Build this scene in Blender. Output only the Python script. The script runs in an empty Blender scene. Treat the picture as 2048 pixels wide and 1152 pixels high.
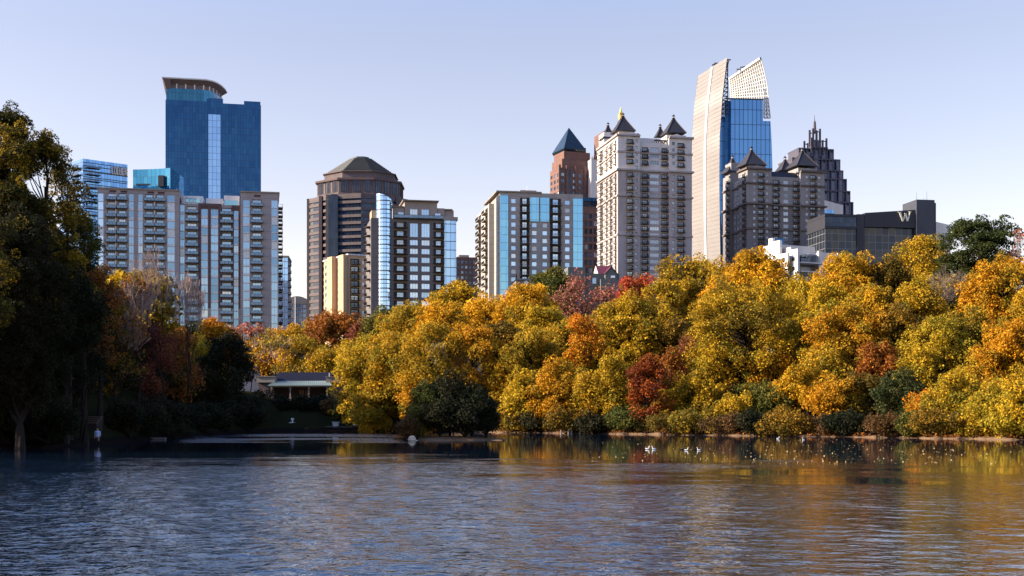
import bpy, math, random
import numpy as np
from mathutils import Vector, Matrix

# ------------------------------------------------------------ camera, sky, sun
scn = bpy.context.scene
F = 2560.0; HY = 833.0; CZ = 2.5          # focal length in photo pixels, horizon row, eye height
cam_d = bpy.data.cameras.new('camera'); cam = bpy.data.objects.new('camera', cam_d)
scn.collection.objects.link(cam); scn.camera = cam
cam.location = (0, 0, CZ); cam.rotation_euler = (math.radians(90), 0, 0)
cam_d.sensor_width = 36; cam_d.lens = 36 * F / 2048; cam_d.shift_y = (HY - 576) / 2048
cam_d.clip_start = 0.3; cam_d.clip_end = 12000

SUN_EL = math.radians(27); SUN_AZ = math.radians(263)      # azimuth clockwise from +Y
w = bpy.data.worlds.new('World'); scn.world = w; w.use_nodes = True
nt = w.node_tree; bg = nt.nodes['Background']
sky = nt.nodes.new('ShaderNodeTexSky'); sky.sky_type = 'NISHITA'; sky.sun_disc = False
sky.sun_elevation = SUN_EL; sky.sun_rotation = SUN_AZ
sky.air_density = 1.0; sky.dust_density = 0.9; sky.ozone_density = 1.2; sky.altitude = 300
tint = nt.nodes.new('ShaderNodeMix'); tint.data_type = 'RGBA'; tint.blend_type = 'MULTIPLY'; tint.inputs[0].default_value = 1; 
gtc = nt.nodes.new('ShaderNodeTexCoord'); gsp = nt.nodes.new('ShaderNodeSeparateXYZ'); nt.links.new(gtc.outputs['Generated'], gsp.inputs[0])
gmr = nt.nodes.new('ShaderNodeMapRange'); gmr.inputs[1].default_value = 0.28; gmr.inputs[2].default_value = 0.7; nt.links.new(gsp.outputs[2], gmr.inputs[0])
gmx = nt.nodes.new('ShaderNodeMix'); gmx.data_type = 'RGBA'; nt.links.new(gmr.outputs[0], gmx.inputs[0])
gmx.inputs[6].default_value = (1.26, 0.935, 0.85, 1); gmx.inputs[7].default_value = (1.1, 1.4, 1.95, 1); gm2 = nt.nodes.new('ShaderNodeMapRange'); gm2.inputs[1].default_value = 0.0; gm2.inputs[2].default_value = 0.2; nt.links.new(gsp.outputs[2], gm2.inputs[0])
gx2 = nt.nodes.new('ShaderNodeMix'); gx2.data_type = 'RGBA'; nt.links.new(gm2.outputs[0], gx2.inputs[0]); gx2.inputs[6].default_value = (1.36, 0.97, 0.80, 1)
nt.links.new(gmx.outputs[2], gx2.inputs[7]); nt.links.new(gx2.outputs[2], tint.inputs[7])
nt.links.new(sky.outputs[0], tint.inputs[6]); nt.links.new(tint.outputs[2], bg.inputs[0]); bg.inputs[1].default_value = 0.085
sd = bpy.data.lights.new('sun', 'SUN'); sun = bpy.data.objects.new('sun', sd); scn.collection.objects.link(sun)
sd.energy = 4.3; sd.angle = math.radians(0.53); sd.color = (1.0, 0.86, 0.68)
ts = Vector((math.sin(SUN_AZ) * math.cos(SUN_EL), math.cos(SUN_AZ) * math.cos(SUN_EL), math.sin(SUN_EL)))
sun.rotation_euler = ts.to_track_quat('Z', 'Y').to_euler()
vs = scn.view_settings; vs.view_transform = 'Standard'; vs.look = 'None'; vs.gamma = 1; vs.exposure = 1.58
cy = scn.cycles
cy.max_bounces = 6; cy.diffuse_bounces = 1; cy.glossy_bounces = 3; cy.transmission_bounces = 3; cy.transparent_max_bounces = 4

# ------------------------------------------------------------ helpers
C = scn.collection
def tag(o, label=None, cat=None, group=None, kind=None):
    if label: o['label'] = label
    if cat: o['category'] = cat
    if group: o['group'] = group
    if kind: o['kind'] = kind
    return o
def empty(name, loc=(0, 0, 0), rz=0.0):
    o = bpy.data.objects.new(name, None); C.objects.link(o); o.location = loc; o.rotation_euler = (0, 0, rz)
    o.empty_display_size = 0.5
    return o
def link(name, me, parent=None, loc=(0, 0, 0), rz=0.0):
    o = bpy.data.objects.new(name, me); C.objects.link(o); o.parent = parent; o.location = loc; o.rotation_euler = (0, 0, rz)
    return o
def at(px, py, Y):
    return Vector(((px - 1024) / F * Y, Y, CZ + (HY - py) / F * Y))

class MB:
    def __init__(s): s.v = []; s.f = []; s.m = []
    def box(s, x0, x1, y0, y1, z0, z1, m=0):
        if x1 < x0: x0, x1 = x1, x0
        if y1 < y0: y0, y1 = y1, y0
        if z1 < z0: z0, z1 = z1, z0
        b = len(s.v)
        s.v += [(x0, y0, z0), (x1, y0, z0), (x1, y1, z0), (x0, y1, z0), (x0, y0, z1), (x1, y0, z1), (x1, y1, z1), (x0, y1, z1)]
        for q in ((0, 3, 2, 1), (4, 5, 6, 7), (0, 1, 5, 4), (1, 2, 6, 5), (2, 3, 7, 6), (3, 0, 4, 7)):
            s.f.append(tuple(b + i for i in q)); s.m.append(m)
        return s
    def quad(s, a, b_, c, d, m=0):
        b = len(s.v); s.v += [tuple(a), tuple(b_), tuple(c), tuple(d)]; s.f.append((b, b + 1, b + 2, b + 3)); s.m.append(m); return s
    def prism(s, poly, z0, z1, m=0, top=None, mt=None):
        """poly counter-clockwise; top = polygon of the upper end (taper)"""
        n = len(poly); b = len(s.v); top = top or poly
        s.v += [(p[0], p[1], z0) for p in poly] + [(p[0], p[1], z1) for p in top]
        for i in range(n):
            j = (i + 1) % n; s.f.append((b + i, b + j, b + n + j, b + n + i)); s.m.append(m)
        s.f.append(tuple(b + n - 1 - i for i in range(n))); s.m.append(m)
        s.f.append(tuple(b + n + i for i in range(n))); s.m.append(m if mt is None else mt)
        return s
    def tube(s, p0, p1, r0, r1, n=5, m=0, cap=False):
        p0 = Vector(p0); p1 = Vector(p1); d = p1 - p0
        if d.length < 1e-6: return s
        q = d.to_track_quat('Z', 'Y'); b = len(s.v)
        for p, r in ((p0, r0), (p1, r1)):
            for i in range(n):
                a = 2 * math.pi * i / n
                s.v.append(tuple(p + q @ Vector((math.cos(a) * r, math.sin(a) * r, 0))))
        for i in range(n):
            j = (i + 1) % n; s.f.append((b + i, b + j, b + n + j, b + n + i)); s.m.append(m)
        if cap:
            s.f.append(tuple(b + n - 1 - i for i in range(n))); s.m.append(m)
            s.f.append(tuple(b + n + i for i in range(n))); s.m.append(m)
        return s
    def loft(s, pts, rad, n=8, m=0):
        """one continuous skin of rings along pts; rad = radius or (rx, ry)"""
        b = len(s.v); P = [Vector(p) for p in pts]
        for i, p in enumerate(P):
            d = (P[min(i + 1, len(P) - 1)] - P[max(i - 1, 0)]).normalized()
            q = d.to_track_quat('Z', 'Y'); r = rad[i]
            rx, ry = r if isinstance(r, tuple) else (r, r)
            for k in range(n):
                a = 2 * math.pi * k / n; s.v.append(tuple(p + q @ Vector((math.cos(a) * rx, math.sin(a) * ry, 0))))
        for i in range(len(P) - 1):
            for k in range(n):
                j = (k + 1) % n; s.f.append((b + i * n + k, b + i * n + j, b + (i + 1) * n + j, b + (i + 1) * n + k)); s.m.append(m)
        s.f.append(tuple(b + n - 1 - k for k in range(n))); s.m.append(m)
        e = b + (len(P) - 1) * n; s.f.append(tuple(e + k for k in range(n))); s.m.append(m)
        return s
    def mesh(s, name, mats, smooth=False):
        me = bpy.data.meshes.new(name); me.from_pydata(s.v, [], s.f)
        for m in (mats if isinstance(mats, (list, tuple)) else [mats]): me.materials.append(m)
        me.polygons.foreach_set('material_index', s.m)
        if smooth: me.polygons.foreach_set('use_smooth', [True] * len(s.f))
        me.update(); return me
    def build(s, name, mats, parent=None, loc=(0, 0, 0), rz=0.0, smooth=False):
        return link(name, s.mesh(name, mats, smooth), parent, loc, rz)

# ------------------------------------------------------------ materials
def new_mat(name):
    m = bpy.data.materials.new(name); m.use_nodes = True
    return m, m.node_tree.nodes, m.node_tree.links, m.node_tree.nodes['Principled BSDF']
def N(nodes, t, **kw):
    n = nodes.new(t)
    for k, v in kw.items(): setattr(n, k, v)
    return n
def math_(nodes, links, op, a, b=None, c=None):
    n = nodes.new('ShaderNodeMath'); n.operation = op
    for i, x in enumerate((a, b, c)):
        if x is None: continue
        if isinstance(x, (int, float)): n.inputs[i].default_value = x
        else: links.new(x, n.inputs[i])
    return n.outputs[0]
def mixc(nodes, links, fac, a, b, mode='MIX'):
    n = nodes.new('ShaderNodeMix'); n.data_type = 'RGBA'; n.blend_type = mode
    for i, x in ((0, fac), (6, a), (7, b)):
        if isinstance(x, (int, float)): n.inputs[i].default_value = x
        elif isinstance(x, tuple): n.inputs[i].default_value = (*x, 1) if len(x) == 3 else x
        else: links.new(x, n.inputs[i])
    return n.outputs[2]
def wall_mat(name, col, col2=None, scale=0.25, rough=0.85, course=0.0, bump=0.0, metal=0.0):
    """stone / render / metal with weathering; course = height of horizontal courses"""
    m, nn, L, p = new_mat(name)
    tc = N(nn, 'ShaderNodeTexCoord'); col2 = col2 or tuple(c * 0.72 for c in col)
    n1 = N(nn, 'ShaderNodeTexNoise'); n1.inputs['Scale'].default_value = scale; n1.inputs['Detail'].default_value = 6
    mp = N(nn, 'ShaderNodeMapping'); mp.inputs['Scale'].default_value = (1, 1, 0.35)
    L.new(tc.outputs['Object'], mp.inputs[0]); L.new(mp.outputs[0], n1.inputs[0])
    f = math_(nn, L, 'MULTIPLY_ADD', n1.outputs[0], 1.9, -0.5); f = math_(nn, L, 'MINIMUM', math_(nn, L, 'MAXIMUM', f, 0.0), 1.0)
    out = mixc(nn, L, f, col, col2)
    if course:
        sp = N(nn, 'ShaderNodeSeparateXYZ'); L.new(tc.outputs['Object'], sp.inputs[0])
        fr = math_(nn, L, 'FRACT', math_(nn, L, 'DIVIDE', sp.outputs[2], course))
        lt = math_(nn, L, 'LESS_THAN', fr, 0.10)
        out = mixc(nn, L, math_(nn, L, 'MULTIPLY', lt, 0.35), out, tuple(c * 0.45 for c in col))
    L.new(out, p.inputs['Base Color']); p.inputs['Roughness'].default_value = rough; p.inputs['Metallic'].default_value = metal; p.inputs['Specular IOR Level'].default_value = .5 if rough < .75 else .12
    return m
def curtain_mat(name, tint, dark, pw, ph, metal=0.75, rough=0.06, line=(0.02, 0.03, 0.04), lw=0.06, wob=0.012, var=0.35, band=0.0):
    """glass curtain wall: panes pw x ph with thin mullions, each pane slightly off true"""
    m, nn, L, p = new_mat(name)
    tc = N(nn, 'ShaderNodeTexCoord'); sp = N(nn, 'ShaderNodeSeparateXYZ'); L.new(tc.outputs['Object'], sp.inputs[0])
    s = math_(nn, L, 'DIVIDE', math_(nn, L, 'ADD', sp.outputs[0], sp.outputs[1]), pw)
    t = math_(nn, L, 'DIVIDE', sp.outputs[2], ph)
    cb = N(nn, 'ShaderNodeCombineXYZ'); L.new(math_(nn, L, 'FLOOR', s), cb.inputs[0]); L.new(math_(nn, L, 'FLOOR', t), cb.inputs[1])
    wn = N(nn, 'ShaderNodeTexWhiteNoise'); wn.noise_dimensions = '2D'; L.new(cb.outputs[0], wn.inputs['Vector'])
    big = N(nn, 'ShaderNodeTexNoise'); big.inputs['Scale'].default_value = 0.05; L.new(tc.outputs['Object'], big.inputs[0])
    v = math_(nn, L, 'ADD', math_(nn, L, 'MULTIPLY', wn.outputs['Value'], var), math_(nn, L, 'MULTIPLY', big.outputs[0], 0.5))
    colr = mixc(nn, L, v, tint, dark)
    fs = math_(nn, L, 'FRACT', s); ft = math_(nn, L, 'FRACT', t)
    ln = math_(nn, L, 'MAXIMUM', math_(nn, L, 'LESS_THAN', fs, lw), math_(nn, L, 'LESS_THAN', ft, lw * pw / ph + band))
    colr = mixc(nn, L, ln, colr, line); L.new(colr, p.inputs['Base Color'])
    L.new(math_(nn, L, 'MULTIPLY_ADD', ln, -metal * 0.8, metal), p.inputs['Metallic'])
    L.new(math_(nn, L, 'MULTIPLY_ADD', ln, 0.4, rough), p.inputs['Roughness'])
    g = N(nn, 'ShaderNodeNewGeometry')
    vm = N(nn, 'ShaderNodeVectorMath', operation='SUBTRACT'); L.new(wn.outputs['Color'], vm.inputs[0]); vm.inputs[1].default_value = (.5, .5, .5)
    vsx = N(nn, 'ShaderNodeVectorMath', operation='SCALE'); L.new(vm.outputs[0], vsx.inputs[0]); vsx.inputs['Scale'].default_value = wob * 2
    va = N(nn, 'ShaderNodeVectorMath', operation='ADD'); L.new(vsx.outputs[0], va.inputs[0]); L.new(g.outputs['Normal'], va.inputs[1])
    vn = N(nn, 'ShaderNodeVectorMath', operation='NORMALIZE'); L.new(va.outputs[0], vn.inputs[0]); L.new(vn.outputs[0], p.inputs['Normal'])
    return m
def window_mat(name, tint, dark, metal=0.6):
    m, nn, L, p = new_mat(name)
    oi = N(nn, 'ShaderNodeObjectInfo'); g = N(nn, 'ShaderNodeNewGeometry')
    r = math_(nn, L, 'FRACT', math_(nn, L, 'ADD', math_(nn, L, 'MULTIPLY', oi.outputs['Random'], 7.3), g.outputs['Random Per Island']))
    rp = N(nn, 'ShaderNodeValToRGB'); L.new(r, rp.inputs[0]); e = rp.color_ramp.elements
    e[0].color = (*dark, 1); e[1].color = (*tint, 1); e[1].position = 0.75
    x = e.new(0.93); x.color = (0.55, 0.6, 0.62, 1)
    L.new(rp.outputs[0], p.inputs['Base Color'])
    L.new(math_(nn, L, 'MULTIPLY_ADD', math_(nn, L, 'GREATER_THAN', r, 0.9), -metal * .8, metal), p.inputs['Metallic'])
    p.inputs['Roughness'].default_value = 0.08
    return m
M = {}
M['beige'] = wall_mat('beige_render', (0.35, 0.31, 0.30), course=3.0)
M['beige_dark'] = wall_mat('brown_brick', (0.13, 0.085, 0.085), course=0.6)
M['panel'] = wall_mat('vent_panel', (0.10, 0.055, 0.05), course=0.4)
M['warmgrey'] = wall_mat('warm_grey_render', (0.37, 0.335, 0.30), course=2.8)
M['white'] = wall_mat('white_render', (0.72, 0.67, 0.60))
M['whitetrim'] = wall_mat('white_trim', (0.75, 0.74, 0.72))
M['taupe'] = wall_mat('taupe_render', (0.17, 0.155, 0.15), course=3.0)
M['taupe_light'] = wall_mat('taupe_light_render', (0.34, 0.29, 0.25))
M['cream'] = wall_mat('cream_render', (0.60, 0.40, 0.24))
M['brownstone'] = wall_mat('brown_granite', (0.145, 0.12, 0.12), course=4.0)
M['browndark'] = wall_mat('dark_granite', (0.14, 0.10, 0.095), course=4.0)
M['redstone'] = wall_mat('red_granite', (0.19, 0.11, 0.09), course=4.0)
M['brick'] = wall_mat('red_brown_brick', (0.17, 0.10, 0.08), course=3.0)
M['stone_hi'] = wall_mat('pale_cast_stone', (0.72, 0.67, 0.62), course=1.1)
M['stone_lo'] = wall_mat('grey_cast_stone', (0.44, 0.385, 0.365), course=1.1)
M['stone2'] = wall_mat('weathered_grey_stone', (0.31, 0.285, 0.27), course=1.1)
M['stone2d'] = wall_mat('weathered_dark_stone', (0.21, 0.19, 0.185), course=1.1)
M['trimdark'] = wall_mat('dark_cornice', (0.15, 0.12, 0.11))
M['slate'] = wall_mat('slate_roof', (0.010, 0.010, 0.016), (0.018, 0.016, 0.02), rough=0.7)
M['copper'] = wall_mat('green_slate_roof', (0.05, 0.075, 0.085), rough=0.5)
M['steproof'] = wall_mat('grey_green_metal_roof', (0.055, 0.07, 0.078), rough=0.6, metal=.0)
M['gold'] = wall_mat('gilded_metal', (0.75, 0.46, 0.10), rough=0.35, metal=.6)
M['purple'] = wall_mat('purple_granite', (0.065, 0.06, 0.085), rough=0.6)
M['core'] = wall_mat('shaded_interior', (0.05, 0.045, 0.042))
M['rail'] = wall_mat('dark_railing', (0.03, 0.03, 0.032), rough=0.5)
M['darkpanel'] = wall_mat('charcoal_cladding', (0.024, 0.025, 0.034), course=1.4, rough=.6)
M['slab'] = wall_mat('balcony_concrete', (0.30, 0.26, 0.22))
M['slabdark'] = wall_mat('dark_balcony_edge', (0.07, 0.06, 0.055))
M['steel'] = wall_mat('pale_steel', (0.66, 0.62, 0.54), rough=0.5)
M['darksteel'] = wall_mat('dark_steel', (0.06, 0.055, 0.055), rough=0.5)
M['soffit'] = wall_mat('brown_soffit', (0.21, 0.16, 0.15))
M['redroof'] = wall_mat('dark_red_roof', (0.10, 0.012, 0.02), rough=.6)
M['greyhouse'] = wall_mat('grey_green_render', (0.15, 0.16, 0.15))
M['win'] = window_mat('window_glass', (0.30, 0.50, 0.72), (0.13, 0.27, 0.43), .75)
M['windark'] = window_mat('dark_window_glass', (0.10, 0.15, 0.22), (0.03, 0.04, 0.055))
M['winlight'] = window_mat('bright_window_glass', (0.55, 0.75, 0.98), (0.32, 0.5, 0.72), .8)
M['wintower'] = window_mat('grey_window_glass', (0.36, 0.43, 0.52), (0.12, 0.15, 0.19))
M['g_blue'] = curtain_mat('blue_curtain_wall', (0.028, 0.12, 0.27), (0.012, 0.055, 0.15), 1.6, 3.6, line=(.01, .025, .05), wob=.02, var=.28)
M['g_strip'] = curtain_mat('bright_reflection_curtain_wall', (0.36, 0.60, 0.92), (0.26, 0.46, 0.75), 2.3, 3.6, wob=.01)  # strip's brighter sky reflection put into a lighter glass tint
M['g_teal'] = curtain_mat('teal_curtain_wall', (0.08, 0.35, 0.52), (0.03, 0.17, 0.30), 1.7, 4, wob=.02)
M['g_blue2'] = curtain_mat('mid_blue_curtain_wall', (0.20, 0.42, 0.72), (0.08, 0.20, 0.42), 1.5, 3.8, line=(.02, .04, .09), wob=.025, band=.08)
M['g_sky'] = curtain_mat('sky_blue_curtain_wall', (0.50, 0.75, 1.0), (0.30, 0.52, 0.82), 1.6, 3.0, line=(.10, .12, .15), lw=.07, wob=.02, band=.05)
M['g_cyan'] = curtain_mat('cyan_curtain_wall', (0.28, 0.62, 0.85), (0.18, 0.48, 0.70), 2.0, 3.0, line=(.3, .38, .4), lw=.04, wob=.012, band=.03)
M['g_aqua'] = curtain_mat('aqua_window_wall', (0.30, 0.58, 0.68), (0.16, 0.36, 0.48), 1.3, 3.0, line=(.5, .52, .5), lw=.06, wob=.02)
M['g_sym'] = curtain_mat('tall_blue_curtain_wall', (0.17, 0.40, 0.72), (0.08, 0.22, 0.46), 2.4, 8.0, line=(.015, .03, .06), lw=.12, wob=.008, var=.25)
M['g_dark'] = curtain_mat('dark_curtain_wall', (0.05, 0.07, 0.11), (0.015, 0.02, 0.03), 1.6, 3.8, wob=.02)
M['g_blackgrid'] = curtain_mat('black_grid_curtain_wall', (0.035, 0.045, 0.06), (0.006, 0.007, 0.01), 3.1, 3.3, line=(.17, .17, .18), lw=.07, wob=.03, metal=.25)
M['g_teal2'] = curtain_mat('green_glass_roof', (0.018, 0.035, 0.045), (0.010, 0.02, 0.028), 3, 3, line=(.01,.015,.02), metal=.2)
M['g_crown'] = curtain_mat('crown_glass', (0.05, 0.20, 0.32), (0.03, 0.12, 0.20), 1.9, 6, line=(.01, .03, .05))
M['g_purple'] = curtain_mat('violet_grey_glass', (0.10, 0.10, 0.15), (0.04, 0.04, 0.06), 1.2, 4, wob=.02)
M['soffit2'] = wall_mat('screen_rib', (0.27, 0.245, 0.225))
M['charcoal_light'] = wall_mat('slate_grey_cladding', (0.05, 0.055, 0.07), course=1.5, rough=.6)
M['railglass'] = wall_mat('balcony_glass', (0.22, 0.36, 0.45), (0.15, 0.26, 0.34), rough=.15)
M['letter'] = wall_mat('cream_letter', (0.92, 0.86, 0.66))
M['fin'] = wall_mat('pale_screen_cladding', (0.26, 0.24, 0.225), (0.235, 0.215, 0.20), scale=.05, rough=.55)
# ------------------------------------------------------------ building kit
_wm = {}
def window_mesh(w, h, style):
    """framed window, origin at the middle of the sill, facing -Y"""
    w = round(w, 1); h = round(h, 1); k = (w, h, style)
    if k in _wm: return _wm[k]
    g, fr, nv, nh, fw = STY[style]
    mb = MB(); mb.quad((-w / 2, 0, 0), (w / 2, 0, 0), (w / 2, 0, h), (-w / 2, 0, h), 0)
    for i in range(nv + 1):
        x = -w / 2 + fw / 2 + (w - fw) * i / nv; mb.box(x - fw / 2, x + fw / 2, -0.09, -0.003, 0, h, 1)
    for i in range(nh + 1):
        z = fw / 2 + (h - fw) * i / nh; mb.box(-w / 2 + .004, w / 2 - .004, -0.094, -0.004, z - fw / 2 + .002, z + fw / 2 - .002, 1)
    _wm[k] = mb.mesh('window', [M[g], M[fr]]); return _wm[k]
STY = {'white': ('win', 'whitetrim', 2, 1, .11), 'dark': ('wintower', 'trimdark', 2, 1, .12), 'plain': ('winlight', 'whitetrim', 1, 1, .1),
       'quad': ('wintower', 'stone_hi', 4, 1, .14), 'bay': ('winlight', 'whitetrim', 3, 1, .12), 'black': ('windark', 'rail', 2, 1, .12),
       'strip': ('windark', 'browndark', 6, 1, .12), 'stone': ('wintower', 'whitetrim', 2, 2, .12), 'wht': ('winlight', 'whitetrim', 2, 1, .12),
       'cyan': ('winlight', 'whitetrim', 2, 1, .08), 'shop': ('win', 'whitetrim', 3, 1, .14)}
_bm = {}
def balcony_mesh(w, dep, sty):
    """slab with a barred railing, origin at the middle of the wall edge of the slab top, facing -Y"""
    w = round(w, 1); k = (w, dep, sty)
    if k in _bm: return _bm[k]
    sl, ra = BST[sty]; mb = MB()
    if sty == 'curved':
        n = 8; pl = [(-w / 2 + w * i / n, -dep * (0.55 + 0.45 * math.sin(math.pi * i / n))) for i in range(n + 1)]
        mb.prism([(w / 2, 0), (-w / 2, 0)] + pl, -0.28, 0, 0)
        for a, b in zip(pl, pl[1:]): mb.tube((*a, 1.05), (*b, 1.05), .06, .06, 4, 1)
        for a, b in zip(pl, pl[1:]):
            for t in (0, .33, .66): mb.tube((a[0] + (b[0] - a[0]) * t, a[1] + (b[1] - a[1]) * t, 0), (a[0] + (b[0] - a[0]) * t, a[1] + (b[1] - a[1]) * t, 1.05), .045, .045, 3, 1)
    else:
        mb.box(-w / 2, w / 2, -dep, 0, -0.25, 0, 0)
        n = max(3, int(w / (.45 if sty != 'glass' else 1.6)))
        for i in range(n + 1):
            x = -w / 2 + .05 + (w - .1) * i / n; mb.box(x - .035, x + .035, -dep + .03, -dep + .10, 0, 1.03, 1)
        mb.box(-w / 2, w / 2, -dep + .01, -dep + .12, 1.03, 1.12, 1)
        for x in (-w / 2 + .05, w / 2 - .05): mb.box(x - .04, x + .04, -dep + .12, -.02, .98, 1.07, 1)
        if sty == 'glass': mb.box(-w / 2 + .02, w / 2 - .02, -dep + .045, -dep + .065, .1, 1.0, 2)
    mats = [M[sl], M[ra]] + ([M['railglass']] if sty == 'glass' else [])
    _bm[k] = mb.mesh('balcony', mats); return _bm[k]
BST = {'dark': ('slabdark', 'rail'), 'glass': ('slabdark', 'rail'), 'curved': ('slabdark', 'rail'), 'lit_': ('stone_hi', 'slab'), 'pale': ('slab', 'rail'), 'lit': ('stone_hi', 'rail'), 'creamy': ('cream', 'rail')}

class Bld:
    def __init__(s, name, label, cat, px, Y, a, side='L', z0=0.0, group=None):
        """a = degrees the front is turned; origin = front corner seen at column px, distance Y"""
        s.Y = Y; s.a = math.radians(a); s.P = Vector(((px - 1024) / F * Y, Y))
        s.u = Vector((math.cos(s.a), math.sin(s.a))); s.v = Vector((-math.sin(s.a), math.cos(s.a)))
        s.root = empty(name, (s.P.x, s.P.y, z0), s.a); s.z0 = z0
        tag(s.root, label, cat, group)
        s.wins = []; s.bals = []; s.wall = MB(); s.wmats = []
    def z(s, py, x=0, y=0): return CZ + (HY - py) / F * (s.Y + x * s.u.y + y * s.v.y) - s.z0
    def fu(s, px, off=0.0):
        t = (px - 1024) / F; p = s.P + off * s.v
        return (t * p.y - p.x) / (s.u.x - t * s.u.y)
    def lv(s, px, off=0.0):
        t = (px - 1024) / F; p = s.P + off * s.u
        return (t * p.y - p.x) / (s.v.x - t * s.v.y)
    def mi(s, m):
        if m not in s.wmats: s.wmats.append(m)
        return s.wmats.index(m)
    def wb(s, face, s0, s1, z0, z1, m, T=.4, out=0.0):
        k, c = face
        if k == 'F': s.wall.box(s0, s1, c - out, c + T, z0, z1, m)
        elif k == 'L': s.wall.box(c - out, c + T, s0, s1, z0, z1, m)
        else: s.wall.box(c - T, c + out, s0, s1, z0, z1, m)
    def pos(s, face, q, d, z):
        k, c = face
        return {'F': ((q, c - d, z), 0.0), 'L': ((c - d, q, z), -math.pi / 2), 'R': ((c + d, q, z), math.pi / 2)}[k]
    def facade(s, face, s0, s1, z0, z1, cols, m, T=.4):
        cur = s0
        for c in sorted(cols, key=lambda c: c['a']):
            a, b_ = max(c['a'], s0 + .02), min(c['b'], s1 - .02)
            if b_ - a < .2 or a < cur: continue
            if a > cur: s.wb(face, cur, a, z0, z1, m, T)
            wm = s.mi(c['wall']) if c.get('wall') else m
            zc = z0
            for (zb, zt) in sorted(c['rows']):
                if zb < z0 + .05 or zt > z1 + .01: continue
                if zb > zc: s.wb(face, a, b_, zc, zb, s.mi(c['sp']) if c.get('sp') and zb - zc < 2.2 else wm, T, c.get('spo', 0.0))
                zc = zt
                k = c['k']; cx = (a + b_) / 2
                if k == 'w': s.wins.append((face, cx, zb, b_ - a, zt - zb, c['st'], .28))
                elif k == 'b':
                    ww = (b_ - a) * c.get('ww', .72)
                    s.wins.append((face, cx, zb + .06, ww, (zt - zb) * .86, c['st'], .36))
                    s.bals.append((face, cx, zb, (b_ - a) + c.get('ext', .5), c.get('dep', 1.1), c.get('bs', 'dark')))
            if zc < z1: s.wb(face, a, b_, zc, z1, wm, T)
            cur = b_
        if cur < s1: s.wb(face, cur, s1, z0, z1, m, T)
    def shell(s, x0, x1, y0, y1, z0, z1, wall, Fc=(), Lc=(), Rc=(), T=.4, core='core', roof=None):
        m = s.mi(wall); cm = s.mi(core)
        s.wall.box(x0 + T, x1 - T, y0 + T, y1 - T, z0, z1 - .6, s.mi(roof or 'slab') if not core else cm)
        s.wall.box(x0 + T + .01, x1 - T - .01, y0 + T + .01, y1 - T - .01, z1 - .6, z1 - .55, s.mi(roof or 'slab'))
        s.facade(('F', y0), x0, x1, z0, z1, Fc, m, T)
        s.facade(('L', x0), y0 + T, y1 - T, z0, z1, Lc, m, T)
        s.facade(('R', x1), y0 + T, y1 - T, z0, z1, Rc, m, T)
        s.wall.box(x0, x1, y1 - T, y1, z0, z1, m)
    def col(s, p0, p1, rows, k='w', st='white', y=0.0, **kw):
        """column of openings on a front-facing plane, given by photo columns and rows"""
        return dict(a=s.fu(p0, y), b=s.fu(p1, y), rows=[(s.z(b), s.z(t)) for t, b in rows], k=k, st=st, **kw)
    def lcol(s, p0, p1, rows, k='w', st='white', x=0.0, **kw):
        q = sorted((s.lv(p0, x), s.lv(p1, x)))
        return dict(a=q[0], b=q[1], rows=[(s.z(b), s.z(t)) for t, b in rows], k=k, st=st, **kw)
    def rc(s, a, b, rows, k='w', st='white', **kw):
        return dict(a=a, b=b, rows=[(s.z(q), s.z(t)) for t, q in rows], k=k, st=st, **kw)
    def part(s, name, mb, mats): return mb.build(name, [M[x] for x in mats], s.root)
    def finish(s, wallname='wall'):
        if s.wall.f: s.wall.build(wallname, [M[x] for x in s.wmats], s.root)
        def emit(items, name, mk, area):
            items = sorted(items, key=area)
            lead, rest = (items, []) if len(items) <= 100 else (items[:99], items[99:])
            for it in lead:
                me, (p, r) = mk(it); link(name, me, s.root, p, r)
            if rest:
                V = []; Fs = []; mi = []; mats = []
                for it in rest:
                    me, (p, r) = mk(it); c, sn = math.cos(r), math.sin(r); b = len(V)
                    for v in me.vertices: V.append((p[0] + v.co.x * c - v.co.y * sn, p[1] + v.co.x * sn + v.co.y * c, p[2] + v.co.z))
                    idx = []
                    for mm in me.materials:
                        if mm not in mats: mats.append(mm)
                        idx.append(mats.index(mm))
                    for q in me.polygons: Fs.append([b + i for i in q.vertices]); mi.append(idx[q.material_index])
                me = bpy.data.meshes.new(name); me.from_pydata(V, [], Fs)
                for mm in mats: me.materials.append(mm)
                me.polygons.foreach_set('material_index', mi); me.update()
                link(name, me, s.root)['kind'] = 'stuff'
        emit(s.wins, 'window', lambda i: (window_mesh(i[3], i[4], i[5]), s.pos(i[0], i[1], -i[6], i[2])), lambda i: -round(i[3] * i[4] * (1 if i[0][0] == 'F' else .2), 1) - .001 * i[2])
        emit(s.bals, 'balcony', lambda i: (balcony_mesh(i[3], i[4], i[5]), s.pos(i[0], i[1], 0.005, i[2])), lambda i: -(1 if i[0][0] == 'F' else .5) - .001 * i[2])
        return s
def rows(y0, step, n, h, skip=()): return [(y0 + i * step, y0 + i * step + h) for i in range(n) if i not in skip]

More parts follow.
